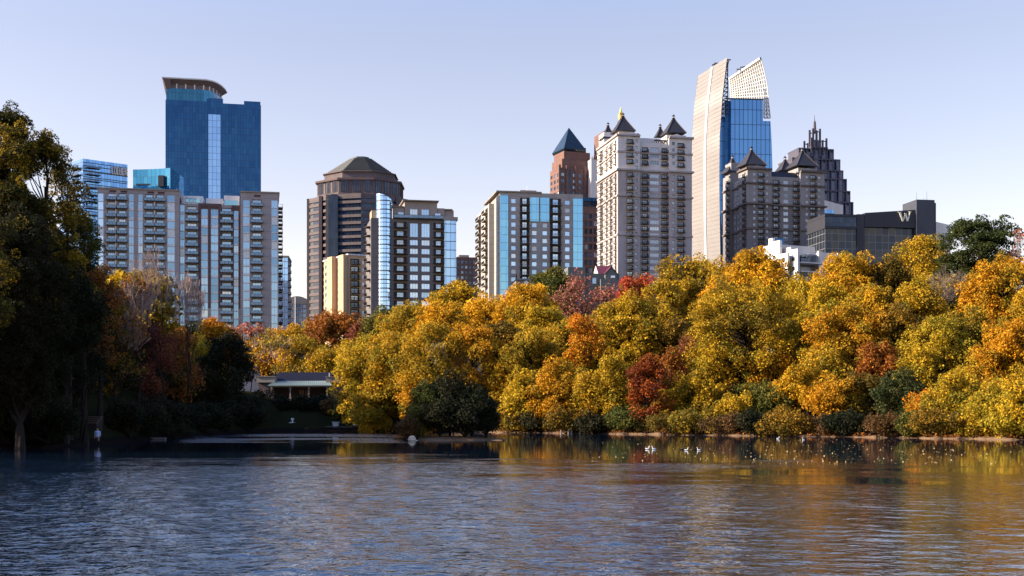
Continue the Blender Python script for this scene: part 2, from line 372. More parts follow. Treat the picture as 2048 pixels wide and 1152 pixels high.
def pyramid(b, px0, px1, base, apex, fin, y=0.0, roof='slate', sc=None):
    """pyramid turret roof with lantern and finial; px0..px1 = eaves seen in front"""
    xa, xb = b.fu(px0, y), b.fu(px1, y); w = (xb - xa); cx = (xa + xb) / 2; y1 = y + w
    zb = b.z(base, cx, y); zt = b.z(apex, cx, y + w / 2); zf = b.z(fin, cx, y + w / 2); cyy = y + w / 2
    mb = MB(); r = w * .035; lv = 5; pts = []
    for i in range(lv + 1):
        t = i / lv; h = (w / 2) * (1 - t) ** 1.12 + r * t; z = zb + (zt - zb) * t
        pts.append((h, z))
    for (h0, z0), (h1, z1) in zip(pts, pts[1:]):
        mb.prism([(cx - h0, cyy - h0), (cx + h0, cyy - h0), (cx + h0, cyy + h0), (cx - h0, cyy + h0)], z0, z1, 0,
                 [(cx - h1, cyy - h1), (cx + h1, cyy - h1), (cx + h1, cyy + h1), (cx - h1, cyy + h1)])
    for sx, sy in ((-1, -1), (1, -1), (1, 1), (-1, 1)):
        for (h0, z0), (h1, z1) in zip(pts, pts[1:]): mb.tube((cx + sx * h0, cyy + sy * h0, z0 + .1), (cx + sx * h1, cyy + sy * h1, z1 + .1), .16, .16, 4, 1)
    o = mb.build('roof', [M[roof], M['trimdark']], b.root)
    f = MB(); lr = max(.55, w * .055); lh = (zf - zt) * .45
    f.box(cx - lr, cx + lr, cyy - lr, cyy + lr, zt - .4, zt + .25, 0)
    for sx in (-1, 1):
        for sy in (-1, 1): f.box(cx + sx * lr - .12 * sx, cx + sx * lr * .7, cyy + sy * lr - .12 * sy, cyy + sy * lr * .7, zt + .25, zt + lh, 1)
    f.box(cx - lr * .45, cx + lr * .45, cyy - lr * .45, cyy + lr * .45, zt + .25, zt + lh, 2)
    f.prism([(cx - lr * 1.25, cyy - lr * 1.25), (cx + lr * 1.25, cyy - lr * 1.25), (cx + lr * 1.25, cyy + lr * 1.25), (cx - lr * 1.25, cyy + lr * 1.25)], zt + lh, zt + lh + (zf - zt) * .3, 0,
            [(cx - .12, cyy - .12), (cx + .12, cyy - .12), (cx + .12, cyy + .12), (cx - .12, cyy + .12)])
    f.tube((cx, cyy, zt + lh), (cx, cyy, zf), .13, .03, 5, 0)
    fo = f.build('finial', [M['slate'], M['trimdark'], M['stone_hi']], b.root); fo.parent = o
    return o

# ---- A: long beige apartment block, left
b = Bld('apartment_building', 'long beige and brown apartment block with stacks of glass balconies, before the tall blue tower', 'apartment building', 195, 450, 11)
R17 = rows(385, 16.9, 17, 13.6)
grp = [(385, 413), (420, 431)] + [(437 + 50.7 * i, 437 + 50.7 * i + 47) for i in range(5)]
def winrows(sh=0): return [(t + sh, t + sh + 14.2) for t in [385, 400, 419] + [437 + 16.9 * i + (0 if i % 3 else 1.5) for i in range(14)]]
balc = dict(k='b', st='shop', bs='glass', dep=.85, ww=.9, ext=1.0)
W = b.fu(557); zt = b.z(377)
xa, xb = b.fu(359), b.fu(481)
b.shell(0, xa, 0, 22, 0, zt, 'beige', Fc=[
    b.col(195.5, 207, rows(386, 16.9, 17, 15.8), st='plain', sp='whitetrim'),
    b.col(215, 230, R17, **balc), b.col(237, 252, R17, **balc),
    b.col(257.5, 267.5, winrows(), sp='whitetrim'), b.col(276, 285.5, winrows(), sp='whitetrim'),
    b.col(291, 306, R17, **balc), b.col(312.5, 328, R17, **balc), b.col(334.5, 349.5, winrows(), sp='whitetrim')])
zb_ = b.z(401)
b.shell(xa, xb, 1.2, 21.6, 0, zb_, 'beige', Fc=[
    b.col(360, 369.5, winrows(3)[1:], y=1.2, sp='whitetrim'), b.col(373.5, 394, rows(405.5, 16.9, 16, 13.6), y=1.2, **balc),
    b.col(402, 416, winrows(10)[1:], y=1.2, wall='beige_dark', sp='whitetrim'), b.col(421.5, 436.5, winrows(10)[1:], y=1.2, wall='beige_dark', sp='whitetrim'),
    b.col(443, 463.5, rows(407, 16.9, 16, 13.6), y=1.2, **balc), b.col(467.5, 477, winrows(12)[1:], y=1.2, wall='beige_dark', sp='whitetrim')])
xc = xb
b.shell(xb, W, 0, 22.3, 0, b.z(375), 'beige', Fc=[
    b.col(486, 499.5, winrows(5), sp='whitetrim'), b.col(504, 523, rows(389, 16.9, 17, 13.6), **balc),
    b.col(542.5, 555.5, rows(389, 16.9, 17, 15.8), st='white', sp='whitetrim')],
    Rc=[b.rc(3, 8, rows(387, 16.9, 17, 13.6), k='b', st='white', bs='dark', dep=1.6), b.rc(12, 17, rows(387, 16.9, 17, 13.6), k='b', st='white', bs='dark', dep=1.6)])
m_ = MB()   # brown brick panels standing proud of the beige front
for p0, p1, p2, p3, t in ((396.5, 402, 436.5, 443, 399), (463.5, 467.5, 477, 480.5, 401)):
    for q0, q1 in ((p0, p1), (p2, p3)): m_.box(b.fu(q0, 1), b.fu(q1, 1), 1.0, 1.19, b.z(612), b.z(t), 0)
m_.box(b.fu(416, 1), b.fu(421.5, 1), 1.0, 1.19, b.z(612), b.z(399), 0); m_.box(b.fu(396.5, 1), b.fu(443, 1), .98, 1.0, b.z(405), b.z(399), 0)
b.part('brick_panel', m_, ['beige_dark'])
for p in (220, 242, 296, 317, 509):   # vent grilles in the parapet
    x = b.fu(p); b.part('vent_grille', MB().box(x - .2, x + 2.1, -.05, .003, b.z(383.5), b.z(379.5), 0), ['panel'])
m_ = MB(); m_.box(-.35, xa + .1, -.35, 22.4, zt, zt + .45, 0); b.part('cornice', m_, ['slab']); m_ = MB(); b.part('cornice', m_, ['slab']) if False else None; m_.box(xb - .1, W + .4, -.4, 22.6, b.z(375), b.z(375) + .45, 0); b.part('cornice', m_, ['slab'])
for p in (231.5, 309): b.part('downpipe', MB().box(b.fu(p) - .18, b.fu(p) + .18, -.28, -.004, 0, b.z(388), 0), ['whitetrim'])
ph = MB(); ph.box(xa + 1, xa + 8, 3, 12, zb_ - .4, b.z(383), 0); ph.box(xa + 9, b.fu(445), 4, 14, zb_ - .4, b.z(386), 0); ph.box(b.fu(447), xb - .5, 5, 16, zb_ - .4, b.z(378), 0)
ph.box(xa + 2, xa + 7, 2.9, 2.98, zb_ + .8, b.z(388), 1); ph.box(b.fu(448), xb - 1, 4.9, 4.98, zb_ + .5, b.z(388), 1)
for i in range(6): ph.box(b.fu(370 + i * 6), b.fu(372 + i * 6), 6, 7, b.z(383), b.z(380.5), 2)
b.part('penthouse', ph, ['whitetrim', 'g_aqua', 'darksteel'])
pg = MB()
for x in (b.fu(368), b.fu(377), b.fu(386)): pg.box(x - .1, x + .1, 1.4, 1.6, zb_, b.z(388), 0)
pg.box(b.fu(362), b.fu(392), 1.3, 1.7, b.z(388), b.z(387), 0); pg.box(b.fu(362), b.fu(392), 1.35, 1.5, zb_ + 1, zb_ + 1.1, 0)
b.part('pergola', pg, ['whitetrim'])
b.finish()

# ---- E: pale glass slab right of A, F: far arched building
b = Bld('glass_apartment_building', 'narrow pale blue glass block showing past the right end of the long beige block', 'apartment building', 548, 600, 6)
W = b.fu(576); zt = b.z(515)
b.wall.box(0, W, .0, 20, 0, zt, b.mi('g_sky')); b.finish('curtain_wall')
m_ = MB(); m_.box(-.3, W + .4, -.4, 20.3, zt + .004, zt + .9, 0); b.part('cornice', m_, ['slab'])
for i in range(14):
    z = zt - 3.4 - i * 3.4; link('balcony', balcony_mesh(4, 1.3, 'dark'), b.root, (W + .01, 3, z), math.pi / 2)
b = Bld('arched_roof_building', 'small distant grey building with rounded roof between the beige block and the brown tower', 'building', 570, 900, 5)
W = b.fu(619); zs = b.z(606)
b.shell(0, W, 0, 18, 0, zs, 'stone2', Fc=[b.col(580 + i * 8.5, 586 + i * 8.5, rows(609, 9, 5, 6.5), st='white') for i in range(4)])
b.finish(); n = 10
pl = [(W * i / n, zs + (b.z(592) - zs) * math.sin(math.pi * (.12 + .76 * i / n))) for i in range(n + 1)]
m_ = MB()
for (x0, z0_), (x1, z1_) in zip(pl, pl[1:]):
    m_.quad((x0, -.3, z0_), (x1, -.3, z1_), (x1, 18, z1_), (x0, 18, z0_), 0); m_.quad((x0, -.3, zs), (x1, -.3, zs), (x1, -.3, z1_), (x0, -.3, z0_), 1)
b.part('roof', m_, ['stone2d', 'stone2']); b.part('mast', MB().tube((b.fu(591), -1, 0), (b.fu(591), -1, b.z(594)), .5, .3, 6, 0), ['whitetrim'])

# ---- B: tall blue glass tower
b = Bld('glass_office_tower', 'tall dark blue glass tower with a flared curved roof, behind the beige block', 'skyscraper', 331, 700, 12)
W = b.fu(522); g = MB(); D = 34
xm0, xm1 = b.fu(415), b.fu(442)
g.box(0, xm0, 0, D, 0, b.z(199), 0); g.box(xm0, xm1, 1.5, D - .5, 0, b.z(192), 0); g.box(xm1, W, 0, D, 0, b.z(201), 0)
g.box(b.fu(488), W - .3, .6, D - 1, b.z(201), b.z(193.5), 0); g.box(b.fu(409), b.fu(446), 2.2, D - 2, b.z(199), b.z(189.5), 0)
b.part('curtain_wall', g, ['g_blue'])
b.part('bay_strip', MB().box(xm0 + .3, xm1 - .3, .35, 1.49, 0, b.z(224), 0), ['g_strip'])
x0, x1 = b.fu(333), b.fu(411)
arc = [(x1 + 9 * math.sin(t), 1.0 + 26 * (1 - math.cos(t)) + 3 * t) for t in (0, .25, .5, .75, 1.0, 1.25)]
plan = [(x0 - .2, .5)] + [(x1 - 1, .5)] + arc[1:] + [(x1 - 2, D - 1), (x0 - .2, D - 1)]
z1, z2, z3 = b.z(198.8), b.z(175), b.z(155.5)
b.part('crown_glass', MB().prism(plan, z1, z2, 0), ['g_crown'])
cxp = sum(p[0] for p in plan) / len(plan); cyp = D / 2
def grow(pl, k, ox=0, oy=0): return [(cxp + (p[0] - cxp) * k + ox, cyp + (p[1] - cyp) * k + oy) for p in pl]
pl1 = grow(plan, .96); pl2 = grow(plan, 1.0); pl3 = grow(plan, 1.17, 1.2, .5)
cr = MB(); cr.prism(pl1, z2, z3 - 2.4, 2); b.part('clerestory', cr, ['g_aqua', 'g_aqua', 'soffit'])
cl = MB()
for i in range(len(pl1)):
    p, q = pl1[i], pl1[(i + 1) % len(pl1)]; L_ = math.dist(p, q); k = max(1, int(L_ / 4.6))
    for j in range(k): x, y = p[0] + (q[0] - p[0]) * j / k, p[1] + (q[1] - p[1]) * j / k; cl.box(x - .35, x + .35, y - .5, y + .2, z2, z3 - 2.6, 0)
b.part('column', cl, ['whitetrim'])
can = MB(); can.prism(pl1, z3 - 3.2, z3 - .7, 1, pl3); can.prism(pl3, z3 - .7, z3, 0); b.part('roof_canopy', can, ['steel', 'soffit'])
can = MB(); can.prism([(x0 - .4, .4), (x0 + 2.2, .4), (x0 + 2.2, D - 1), (x0 - .4, D - 1)], z2 - .5, z3 - .7, 0, [(x0 - 1.6, -2), (x0 + 2.2, -2), (x0 + 2.2, D + 1), (x0 - 1.6, D + 1)]); b.part('side_wall', can, ['soffit'])

# ---- C, D: glass buildings at far left
b = Bld('glass_hotel_building', 'blue glass building with a slanting roof line and rooftop lettering, behind the left tree', 'office building', 166, 600, 42)
W = b.fu(255); D = 26; zt = b.z(317)
g = MB(); g.box(0, W, 0, D, 0, zt, 0); b.part('curtain_wall', g, ['g_blue2'])
for i, py in enumerate((330, 341, 352, 366, 381, 396, 411)): b.part('floor_band', MB().box(-.15, W + .1, -.15, -.003, b.z(py) - .35, b.z(py), 0), ['darksteel'])
for i in range(8): link('balcony', balcony_mesh(7, 1.6, 'dark'), b.root, (4.5, -.16, b.z(334 + i * 13.5)), 0); link('balcony', balcony_mesh(9, 1.6, 'dark'), b.root, (-.01, 7, b.z(334 + i * 13.5)), -math.pi / 2)
m_ = MB(); x = b.fu(223)
for i in range(6):     # blurred rooftop letters: open outlines
    x0 = b.fu(223 + i * 5.2); x1 = b.fu(226.8 + i * 5.2); za, zb2 = zt - 5.4, zt - 2.0
    shp = ((0, 0, 0, 1), (0, 0, 1, 0), (1, 0, 1, 1), (0, 1, 1, 1), (0, .5, 1, .5), (0, 1, 1, 0))
    use = {0: (0, 1), 1: (0, 1, 2, 3), 2: (0, 1, 3, 4), 3: (0, 2, 1, 4), 4: (0, 1, 3, 4), 5: (0, 2, 5)}[i]
    for k in use:
        a0, c0, a1, c1 = shp[k]; m_.tube((x0 + (x1 - x0) * a0, -.5, za + (zb2 - za) * c0), (x0 + (x1 - x0) * a1, -.5, za + (zb2 - za) * c1), .3, .3, 4, 0)
b.part('roof_sign', m_, ['steel'])
b = Bld('curved_glass_building', 'low teal concave glass building left of the tall dark blue tower', 'office building', 266, 650, 0)
n = 8; fr = [((b.fu(266) + (b.fu(345) - b.fu(266)) * i / n), 3.0 * math.sin(math.pi * .6 * i / n) - i * .9) for i in range(n + 1)]
b.part('curtain_wall', MB().prism(fr + [(fr[-1][0], 22), (0, 22)], 0, b.z(339), 0), ['g_teal'])
m_ = MB(); x = b.fu(297); m_.box(b.fu(293.5), b.fu(300), .2, 2.0, 0, b.z(357), 0); b.part('stair_shaft', m_, ['darkpanel'])
m_ = MB(); m_.box(b.fu(273), b.fu(330), -1.0, 2.2, b.z(371), b.z(368), 0); m_.box(b.fu(321), b.fu(332), -4.5, 0, b.z(376), b.z(354), 0); b.part('terrace', m_, ['darkpanel'])

# ---- G: brown tower with stepped octagonal roof
b = Bld('domed_office_tower', 'dark brown granite tower with banded windows and a stepped grey pyramid roof', 'skyscraper', 617, 800, 0)
def gp(px, y): return (b.fu(px, y), y)
body = [gp(617, 22), gp(664, 4), gp(672, 4), gp(722, 0), gp(766, 6), gp(822, 26), gp(816, 60), gp(625, 60)]
zt = b.z(386)
def inset(pl, d):
    cx = sum(p[0] for p in pl) / len(pl); cyy = sum(p[1] for p in pl) / len(pl); out = []
    for p in pl:
        v = Vector((cx - p[0], cyy - p[1])); L_ = v.length; out.append((p[0] + v.x / L_ * d, p[1] + v.y / L_ * d))
    return out
g = MB(); g.prism(inset(body, .7), 0, zt - .5, 0); b.part('ribbon_glass', g, ['g_dark'])
st = MB(); k = 0
while zt - k * 4.35 > 5:
    z = zt - k * 4.35; st.prism(body, z - (3.0 if k == 0 else 1.75), z, 0 if k < 5 or k % 3 else 0); k += 1
b.part('floor_band', st, ['brownstone'])
pr = MB()
for i in (0, 1, 2, 3, 4, 5):
    p, q = Vector(body[i]), Vector(body[(i + 1) % 8]); d = (q - p); L_ = d.length
    if L_ < 5: pr.prism([(p.x - .3, p.y - .4), (q.x + .3, q.y - .4), (q.x + .3, q.y + 2), (p.x - .3, p.y + 2)], 0, zt + .1, 0)
for px, y in ((617, 22), (664, 3.6), (641, 11), (655, 6), (766, 5.6), (822, 25.6), (795, 15)):
    x = b.fu(px, y); pr.box(x - 1.0, x + 1.0, y - .6, y + 2, 0, zt + .05, 0)
b.part('pier', pr, ['brownstone'])
x0, x1 = b.fu(657, 3.3), b.fu(676, 3.3); b.part('bay_window', MB().box(x0, x1, 2.6, 6, 0, b.z(389), 0), ['g_dark'])
def octo(pxl, pxr, cyy, ch=.30, ky=.92):
    xl, xr = b.fu(pxl, cyy), b.fu(pxr, cyy); cx = (xl + xr) / 2; r = (xr - xl) / 2; a = r * ch * 1.4
    ry = r * ky
    return [(cx - a, cyy - ry), (cx + a, cyy - ry), (cx + r, cyy - a), (cx + r, cyy + a), (cx + a, cyy + ry), (cx - a, cyy + ry), (cx - r, cyy + a), (cx - r, cyy - a)]
CYg = 32
dr = MB(); o1 = octo(640, 803, CYg); dr.prism(o1, zt, b.z(352), 0); dr.prism(octo(653, 791, CYg), b.z(352), b.z(335), 0); dr.prism(octo(636, 806, CYg), b.z(352) - 1.0, b.z(351), 1)
dr.prism(octo(650, 794, CYg), b.z(336) - .1, b.z(335) + .25, 1); dr.prism(octo(638, 805, CYg), zt - .2, zt + 1.0, 1)
b.part('drum', dr, ['brownstone', 'browndark'])
for i in range(8):
    p, q = Vector(o1[i]), Vector(o1[(i + 1) % 8])
    if (p.y + q.y) / 2 > CYg + 10: continue
    d = (q - p); n_ = Vector((d.y, -d.x)).normalized(); k = 3
    for j in range(k):
        a0 = p + d * ((j + .2) / k) + n_ * .12; a1 = p + d * ((j + .8) / k) + n_ * .12
        mb = MB(); mb.quad((*a0, b.z(379)), (*a1, b.z(379)), (*a1, b.z(356)), (*a0, b.z(356)), 0)
        for t in (0, .33, .66, 1): e = a0 + (a1 - a0) * t + n_ * .1; mb.box(e.x - .12, e.x + .12, e.y - .12, e.y + .12, b.z(379), b.z(356), 1)
        b.part('window', mb, ['g_dark', 'browndark'])
rf = MB(); ns = 12
for i in range(ns):
    t = i / ns; pl_, pr_ = 656 + (703 - 656) * t, 788 - (788 - 741) * t; zz = b.z(335) + (b.z(299) - b.z(335)) * t
    sh_ = (b.z(299) - b.z(335)) / ns
    rf.prism(octo(pl_ + 1.2, pr_ - 1.2, CYg), zz, zz + sh_ * .62, 1); rf.prism(octo(pl_, pr_, CYg), zz + sh_ * .62, zz + sh_ + .02, 0)
rf.prism(octo(706, 738, CYg), b.z(299), b.z(295), 0)
b.part('roof', rf, ['steproof', 'darksteel'])

# ---- H: cream apartment building
b = Bld('apartment_building', 'cream apartment building with a sunlit side wall, in front of the dark brown tower', 'apartment building', 697, 500, 30)
W = b.fu(742); D = b.lv(648); zt = b.z(510)
bal = dict(k='b', st='black', bs='dark', dep=1.2, ww=.8, ext=.2)
b.shell(0, W, 0, D, 0, zt, 'cream', Fc=[b.col(700.5, 718.5, rows(517, 14.4, 9, 11), **bal), b.col(725, 728.5, rows(519, 14.4, 9, 8), st='wht'), b.col(735.5, 739, rows(519, 14.4, 9, 8), st='wht')],
    Lc=[b.lcol(650, 656, rows(519, 14.4, 9, 8), st='wht'), b.lcol(658, 662, rows(519, 14.4, 9, 8), st='wht'), b.lcol(676, 681, rows(519, 14.4, 9, 8), st='wht')])
dv = b.lv(664); dw = b.lv(690)
b.wall.box(-2.2, -.003, b.lv(674), dv, 0, zt + .6, b.mi('cream')); b.wall.box(-2.0, -.003, b.lv(696), b.lv(686), 0, zt + .2, b.mi('cream'))
b.finish(); m_ = MB(); m_.box(-.4, W + .4, -.4, D + .4, zt, zt + .5, 0); b.part('cornice', m_, ['whitetrim'])

# ---- I: dark apartment building with glass cylinder
b = Bld('apartment_building', 'dark grey apartment tower with a rounded light blue glass corner and white framed windows', 'apartment building', 786, 440, 11)
xr = b.fu(912); z0 = 0
R10 = rows(443.5, 17.5, 12, 11); zs = b.z(437); bal = dict(k='b', st='bay', bs='dark', dep=1.5, ww=.5, ext=.4)
xg = b.fu(888)
b.shell(b.fu(742), xg, 0, 22, 0, zs, 'taupe', Fc=[b.col(787.5, 813.5, R10, **bal), b.col(820, 836, [(445, 473)] + R10[2:], st='bay'), b.col(843, 859.5, [(445, 473)] + R10[2:], st='bay'), b.col(867, 887, R10, **bal)])
b.finish()
xl = b.fu(786)
u = MB(); yy = 1.6
u.box(b.fu(787, yy), b.fu(808.5, yy), yy, 18, zs, b.z(412), 0); u.box(b.fu(809, yy), b.fu(874, yy), 1.2, 17.5, zs, b.z(400), 0); u.box(b.fu(874.5, yy), b.fu(889, yy), yy, 18, zs, b.z(412), 0)
u.box(b.fu(805, yy), b.fu(877, yy), .2, 18.2, b.z(400), b.z(398), 1); u.box(b.fu(787, yy) - .2, b.fu(808, yy), 1.0, 18.1, b.z(412), b.z(410.5), 1)
u.box(b.fu(888.5, yy), b.fu(908, yy), 2.2, 18, zs, b.z(415), 0); u.box(b.fu(887, yy), b.fu(905, yy), 1.4, 17, b.z(415), b.z(413), 1)
b.part('penthouse', u, ['taupe_light', 'slab'])
for p0, p1, t in ((796, 807, 423), (820, 835, 416), (843, 858, 416), (870, 881, 423)):
    o = link('window', window_mesh(b.fu(p1) - b.fu(p0), b.z(t) - b.z(434), 'bay'), b.root, ((b.fu(p0, 1.1) + b.fu(p1, 1.1)) / 2, 1.15, b.z(434)))
link('terrace', balcony_mesh(b.fu(888) - b.fu(788), 1.6, 'glass'), b.root, ((b.fu(787) + b.fu(887)) / 2, .6, zs + .26))
g = MB(); g.box(xg + .05, xr, -.6, 20, 0, zs - .2, 0); b.part('corner_glass', g, ['g_sky'])
b.part('cornice', MB().box(xg - .3, xr + .5, -1.0, 20.4, zs - .2, zs + 1.0, 0), ['taupe_light'])
xc0, xc1 = b.fu(754, -1), b.fu(786, -1); R_ = (xc1 - xc0) / 2; n = 20; cx = (xc0 + xc1) / 2
cyl = [(cx + R_ * math.cos(2 * math.pi * i / n), 1.8 + R_ * math.sin(2 * math.pi * i / n)) for i in range(n)]
g = MB(); g.prism(cyl, 0, b.z(402), 0)
bb = len(g.v)
for (x, y) in cyl: t = (x - xc0) / (xc1 - xc0); g.v.append((x, y, b.z(402)))
for (x, y) in cyl: t = (x - xc0) / (xc1 - xc0); g.v.append((x, y, b.z(387 + 14 * t ** 1.6)))
for i in range(n): j = (i + 1) % n; g.f.append((bb + i, bb + j, bb + n + j, bb + n + i)); g.m.append(0)
g.f.append(tuple(bb + n + i for i in range(n))); g.m.append(0)
b.part('glass_cylinder', g, ['g_sky'])
m_ = MB()
for i in range(15): m_.prism([(cx + (x - cx) * 1.015, 1.8 + (y - 1.8) * 1.015) for x, y in cyl], b.z(402 + i * 17.5) - .2, b.z(402 + i * 17.5) + .2, 0)
b.part('floor_ring', m_, ['darksteel'])
for i in range(11): link('balcony', balcony_mesh(4.2, 2.0, 'curved'), b.root, (b.fu(742) - .01, 4, b.z(452 + i * 17.5)), -math.pi / 2)
b.part('side_penthouse', MB().box(b.fu(744), b.fu(754), 2, 9, zs, b.z(420), 0), ['cream'])

# ---- J small far brown
b = Bld('apartment_building', 'small brown distant building just right of the dark grey apartment tower', 'apartment building', 905, 800, 8)
W = b.fu(962); b.shell(0, W, 0, 20, 0, b.z(514), 'brick', Fc=[b.col(914 + i * 8, 919 + i * 8, rows(520, 10.5, 7, 6.5), st='black') for i in range(6)])
b.wall.box(W * .25, W * .6, 4, 14, b.z(515), b.z(508), b.mi('slab')); b.finish()

# ---- K: beige/cyan apartment building centre
b = Bld('apartment_building', 'grey beige apartment building with bright cyan glass corners and dark balconies', 'apartment building', 999.5, 490, 10)
W = b.fu(1166); zt = b.z(384); R = rows(396.5, 15.7, 13, 9); Rg = rows(389, 15.7, 13, 15.2)
bal = dict(k='b', st='cyan', bs='dark', dep=1.3, ww=.46, ext=.3); D = b.lv(974)
b.shell(0, W, 0, D, 0, zt, 'warmgrey', Fc=[
    b.col(1022.5, 1031.5, R, st='plain'), b.col(1040, 1058.5, rows(394, 15.7, 13, 13.5), **bal),
    b.col(1064, 1073.5, R[3:], st='plain'), b.col(1085, 1094.5, R[3:], st='plain'),
    b.col(1100, 1122, rows(394, 15.7, 13, 13.5), **bal), b.col(1130, 1139.5, R, st='plain')],
    Lc=[b.lcol(975, 983, rows(394, 15.7, 13, 13), k='b', st='black', bs='pale', dep=1.6, ww=.8)])
b.finish()
g = MB(); g.box(b.fu(1000), b.fu(1016), -.35, -.003, 0, b.z(390), 0); g.box(-.35, -.003, .1, b.lv(994), 0, b.z(390), 1); b.part('corner_glass', g, ['g_cyan', 'windark'])
b.part('corner_glass', MB().box(b.fu(1146), b.fu(1165), -.35, -.003, b.z(535), b.z(393), 0), ['g_cyan'])
b.part('window_bay', MB().box(b.fu(1060), b.fu(1077.5), -.3, -.003, b.z(441), b.z(393), 0), ['g_cyan'])
b.part('window_bay', MB().box(b.fu(1080.5), b.fu(1098), -.3, -.003, b.z(441), b.z(393), 0), ['g_cyan'])
b.part('cornice', MB().box(-1.4, W * .5, -.5, D + .4, zt, zt + .5, 0), ['slab'])
b.part('roof_plant', MB().box(b.fu(1045), b.fu(1078), 5, 12, zt + .5, zt + 1.9, 0), ['slab'])
b.part('antenna', MB().tube((b.fu(1060), 6, zt), (b.fu(1060), 6, b.z(365)), .15, .06, 5, 0), ['whitetrim'])
D2 = b.lv(956, -5)
c = Bld('apartment_building', 'sunlit cream apartment wing with balconies at the left edge of the cyan cornered building', 'apartment building', 978, 503, 10)
Dc = c.lv(955); c.shell(0, 8, 0, Dc, 0, c.z(407), 'warmgrey', Lc=[c.lcol(957, 962, rows(412, 14.6, 14, 11), k='b', st='black', bs='pale', dep=1.4, ww=.8), c.lcol(970.5, 975.5, rows(412, 14.6, 14, 11), k='b', st='black', bs='pale', dep=1.6, ww=.8)])
c.finish()

# ---- L: red-brown tower with green pyramid
b = Bld('pyramid_office_tower', 'red brown stepped granite tower with a dark green glass pyramid on top', 'skyscraper', 1126, 900, 22)
def blk(px0, px1, pxl, top, y=0.0, mat='redstone', cols=True, bot=None, ins=0):
    x0, x1 = b.fu(px0, y), b.fu(px1, y); d = min(40, max(8, b.lv(pxl, x0) - y)); z1 = b.z(top); z0 = 0 if bot is None else b.z(bot)
    n = max(2, int((x1 - x0) / 4.4)); wv = (x1 - x0) / n
    Fc = [dict(a=x0 + wv * (i + .22), b=x0 + wv * (i + .78), rows=[(z1 - 6 - 4.3 * j, z1 - 3.6 - 4.3 * j) for j in range(int((z1 - z0 - 6) / 4.3))], k='w', st='black') for i in range(n)] if cols else []
    n = max(2, int(d / 4.4)); wv = d / n
    Lc = [dict(a=y + wv * (i + .22), b=y + wv * (i + .78), rows=[(z1 - 6 - 4.3 * j, z1 - 3.6 - 4.3 * j) for j in range(int((z1 - z0 - 6) / 4.3))], k='w', st='black') for i in range(n)] if cols else []
    b.shell(x0, x1, y, y + d, z0, z1, mat, Fc=Fc, Lc=Lc, T=.5)
blk(1120, 1189, 1100, 335, 0, bot=440)
blk(1124, 1184, 1104, 316, 2, bot=335.3)
blk(1128, 1180, 1108, 299, 4, bot=316.3)
blk(1131, 1172, 1113, 288, 6, bot=299.3, cols=False)
b.wall.box(0, 25, 0, 20, 0, b.z(441), b.mi('redstone'))
b.finish()
ch = MB()
for px in (1119, 1134, 1152, 1170, 1188):
    x = b.fu(px); ch.box(x - .8, x + .8, -.7, -.003, b.z(440), b.z(330), 0)
b.part('pier', ch, ['redstone'])
gl = MB(); x0, x1 = b.fu(1138, 3), b.fu(1150, 3); gl.box(b.fu(1133), b.fu(1141), -.4, -.002, b.z(440), b.z(338), 0); b.part('bay_window', gl, ['g_dark'])
x0, x1 = b.fu(1128, 4.5), b.fu(1172, 4.5); w_ = x1 - x0; yb = 4.5; zb_ = b.z(293); za = b.z(257, 8, 18)
m_ = MB(); m_.prism([(x0 + 1, yb + 1), (x1 - 1, yb + 1), (x1 - 1, yb + w_ + 3), (x0 + 1, yb + w_ + 3)], zb_ - 2, zb_, 0, [(x0, yb), (x1, yb), (x1, yb + w_ + 4), (x0, yb + w_ + 4)])
cx_, cy_ = (x0 + x1) / 2, yb + w_ / 2 + 2
m_.prism([(x0, yb), (x1, yb), (x1, yb + w_ + 4), (x0, yb + w_ + 4)], zb_, za, 0, [(cx_ - .2, cy_ - .2), (cx_ + .2, cy_ - .2), (cx_ + .2, cy_ + .2), (cx_ - .2, cy_ + .2)])
b.part('roof', m_, ['g_teal2'])

# ---- M: brown office with glass top floor
b = Bld('office_building', 'red brown office building with a glass top floor, left of the pale turreted tower', 'office building', 1158, 650, 6)
W = b.fu(1212); zt = b.z(413)
b.shell(0, W, 0, 20, 0, zt, 'brick', Fc=[b.col(1169 + i * 9.3, 1175.5 + i * 9.3, [(427, 437)] + rows(441.5, 15.6, 9, 10.5), st='black') for i in range(4)])
b.finish(); b.part('top_floor', MB().box(.5, W - .5, .5, 19.5, zt - .5, b.z(402), 0), ['g_dark']); b.part('cornice', MB().box(-.3, W + .3, -.4, 20, b.z(402), b.z(395), 0), ['g_blue'])

# ---- gold spire tower behind N
b = Bld('gold_spire_tower', 'gilded lantern spire on a steep dark green roof behind the pale turreted tower', 'skyscraper', 1196, 900, 15)
x0, x1 = b.fu(1222, 0), b.fu(1252, 0); w_ = x1 - x0
b.wall.box(x0 - 6, x1 + 10, 0, w_ + 8, 0, b.z(262), b.mi('redstone')); b.wall.box(b.fu(1184), x0, 2, 20, 0, b.z(318), b.mi('stone_hi')); 
for i in range(4): b.wall.prism([(b.fu(1185 + i * 4), 1.5), (b.fu(1187 + i * 4), 1.5), (b.fu(1187 + i * 4), 3), (b.fu(1185 + i * 4), 3)], b.z(318), b.z(311 - i * 2), b.mi('redstone'), [(b.fu(1186 + i * 4), 2), (b.fu(1186.3 + i * 4), 2), (b.fu(1186.3 + i * 4), 2.3), (b.fu(1186 + i * 4), 2.3)])
b.finish()
x0, x1 = b.fu(1222, 0), b.fu(1262, 0); cx_ = (b.fu(1241.5, 12)); cy_ = 12; h0 = b.fu(1254, 12) - cx_; ht = b.fu(1246, 12) - cx_
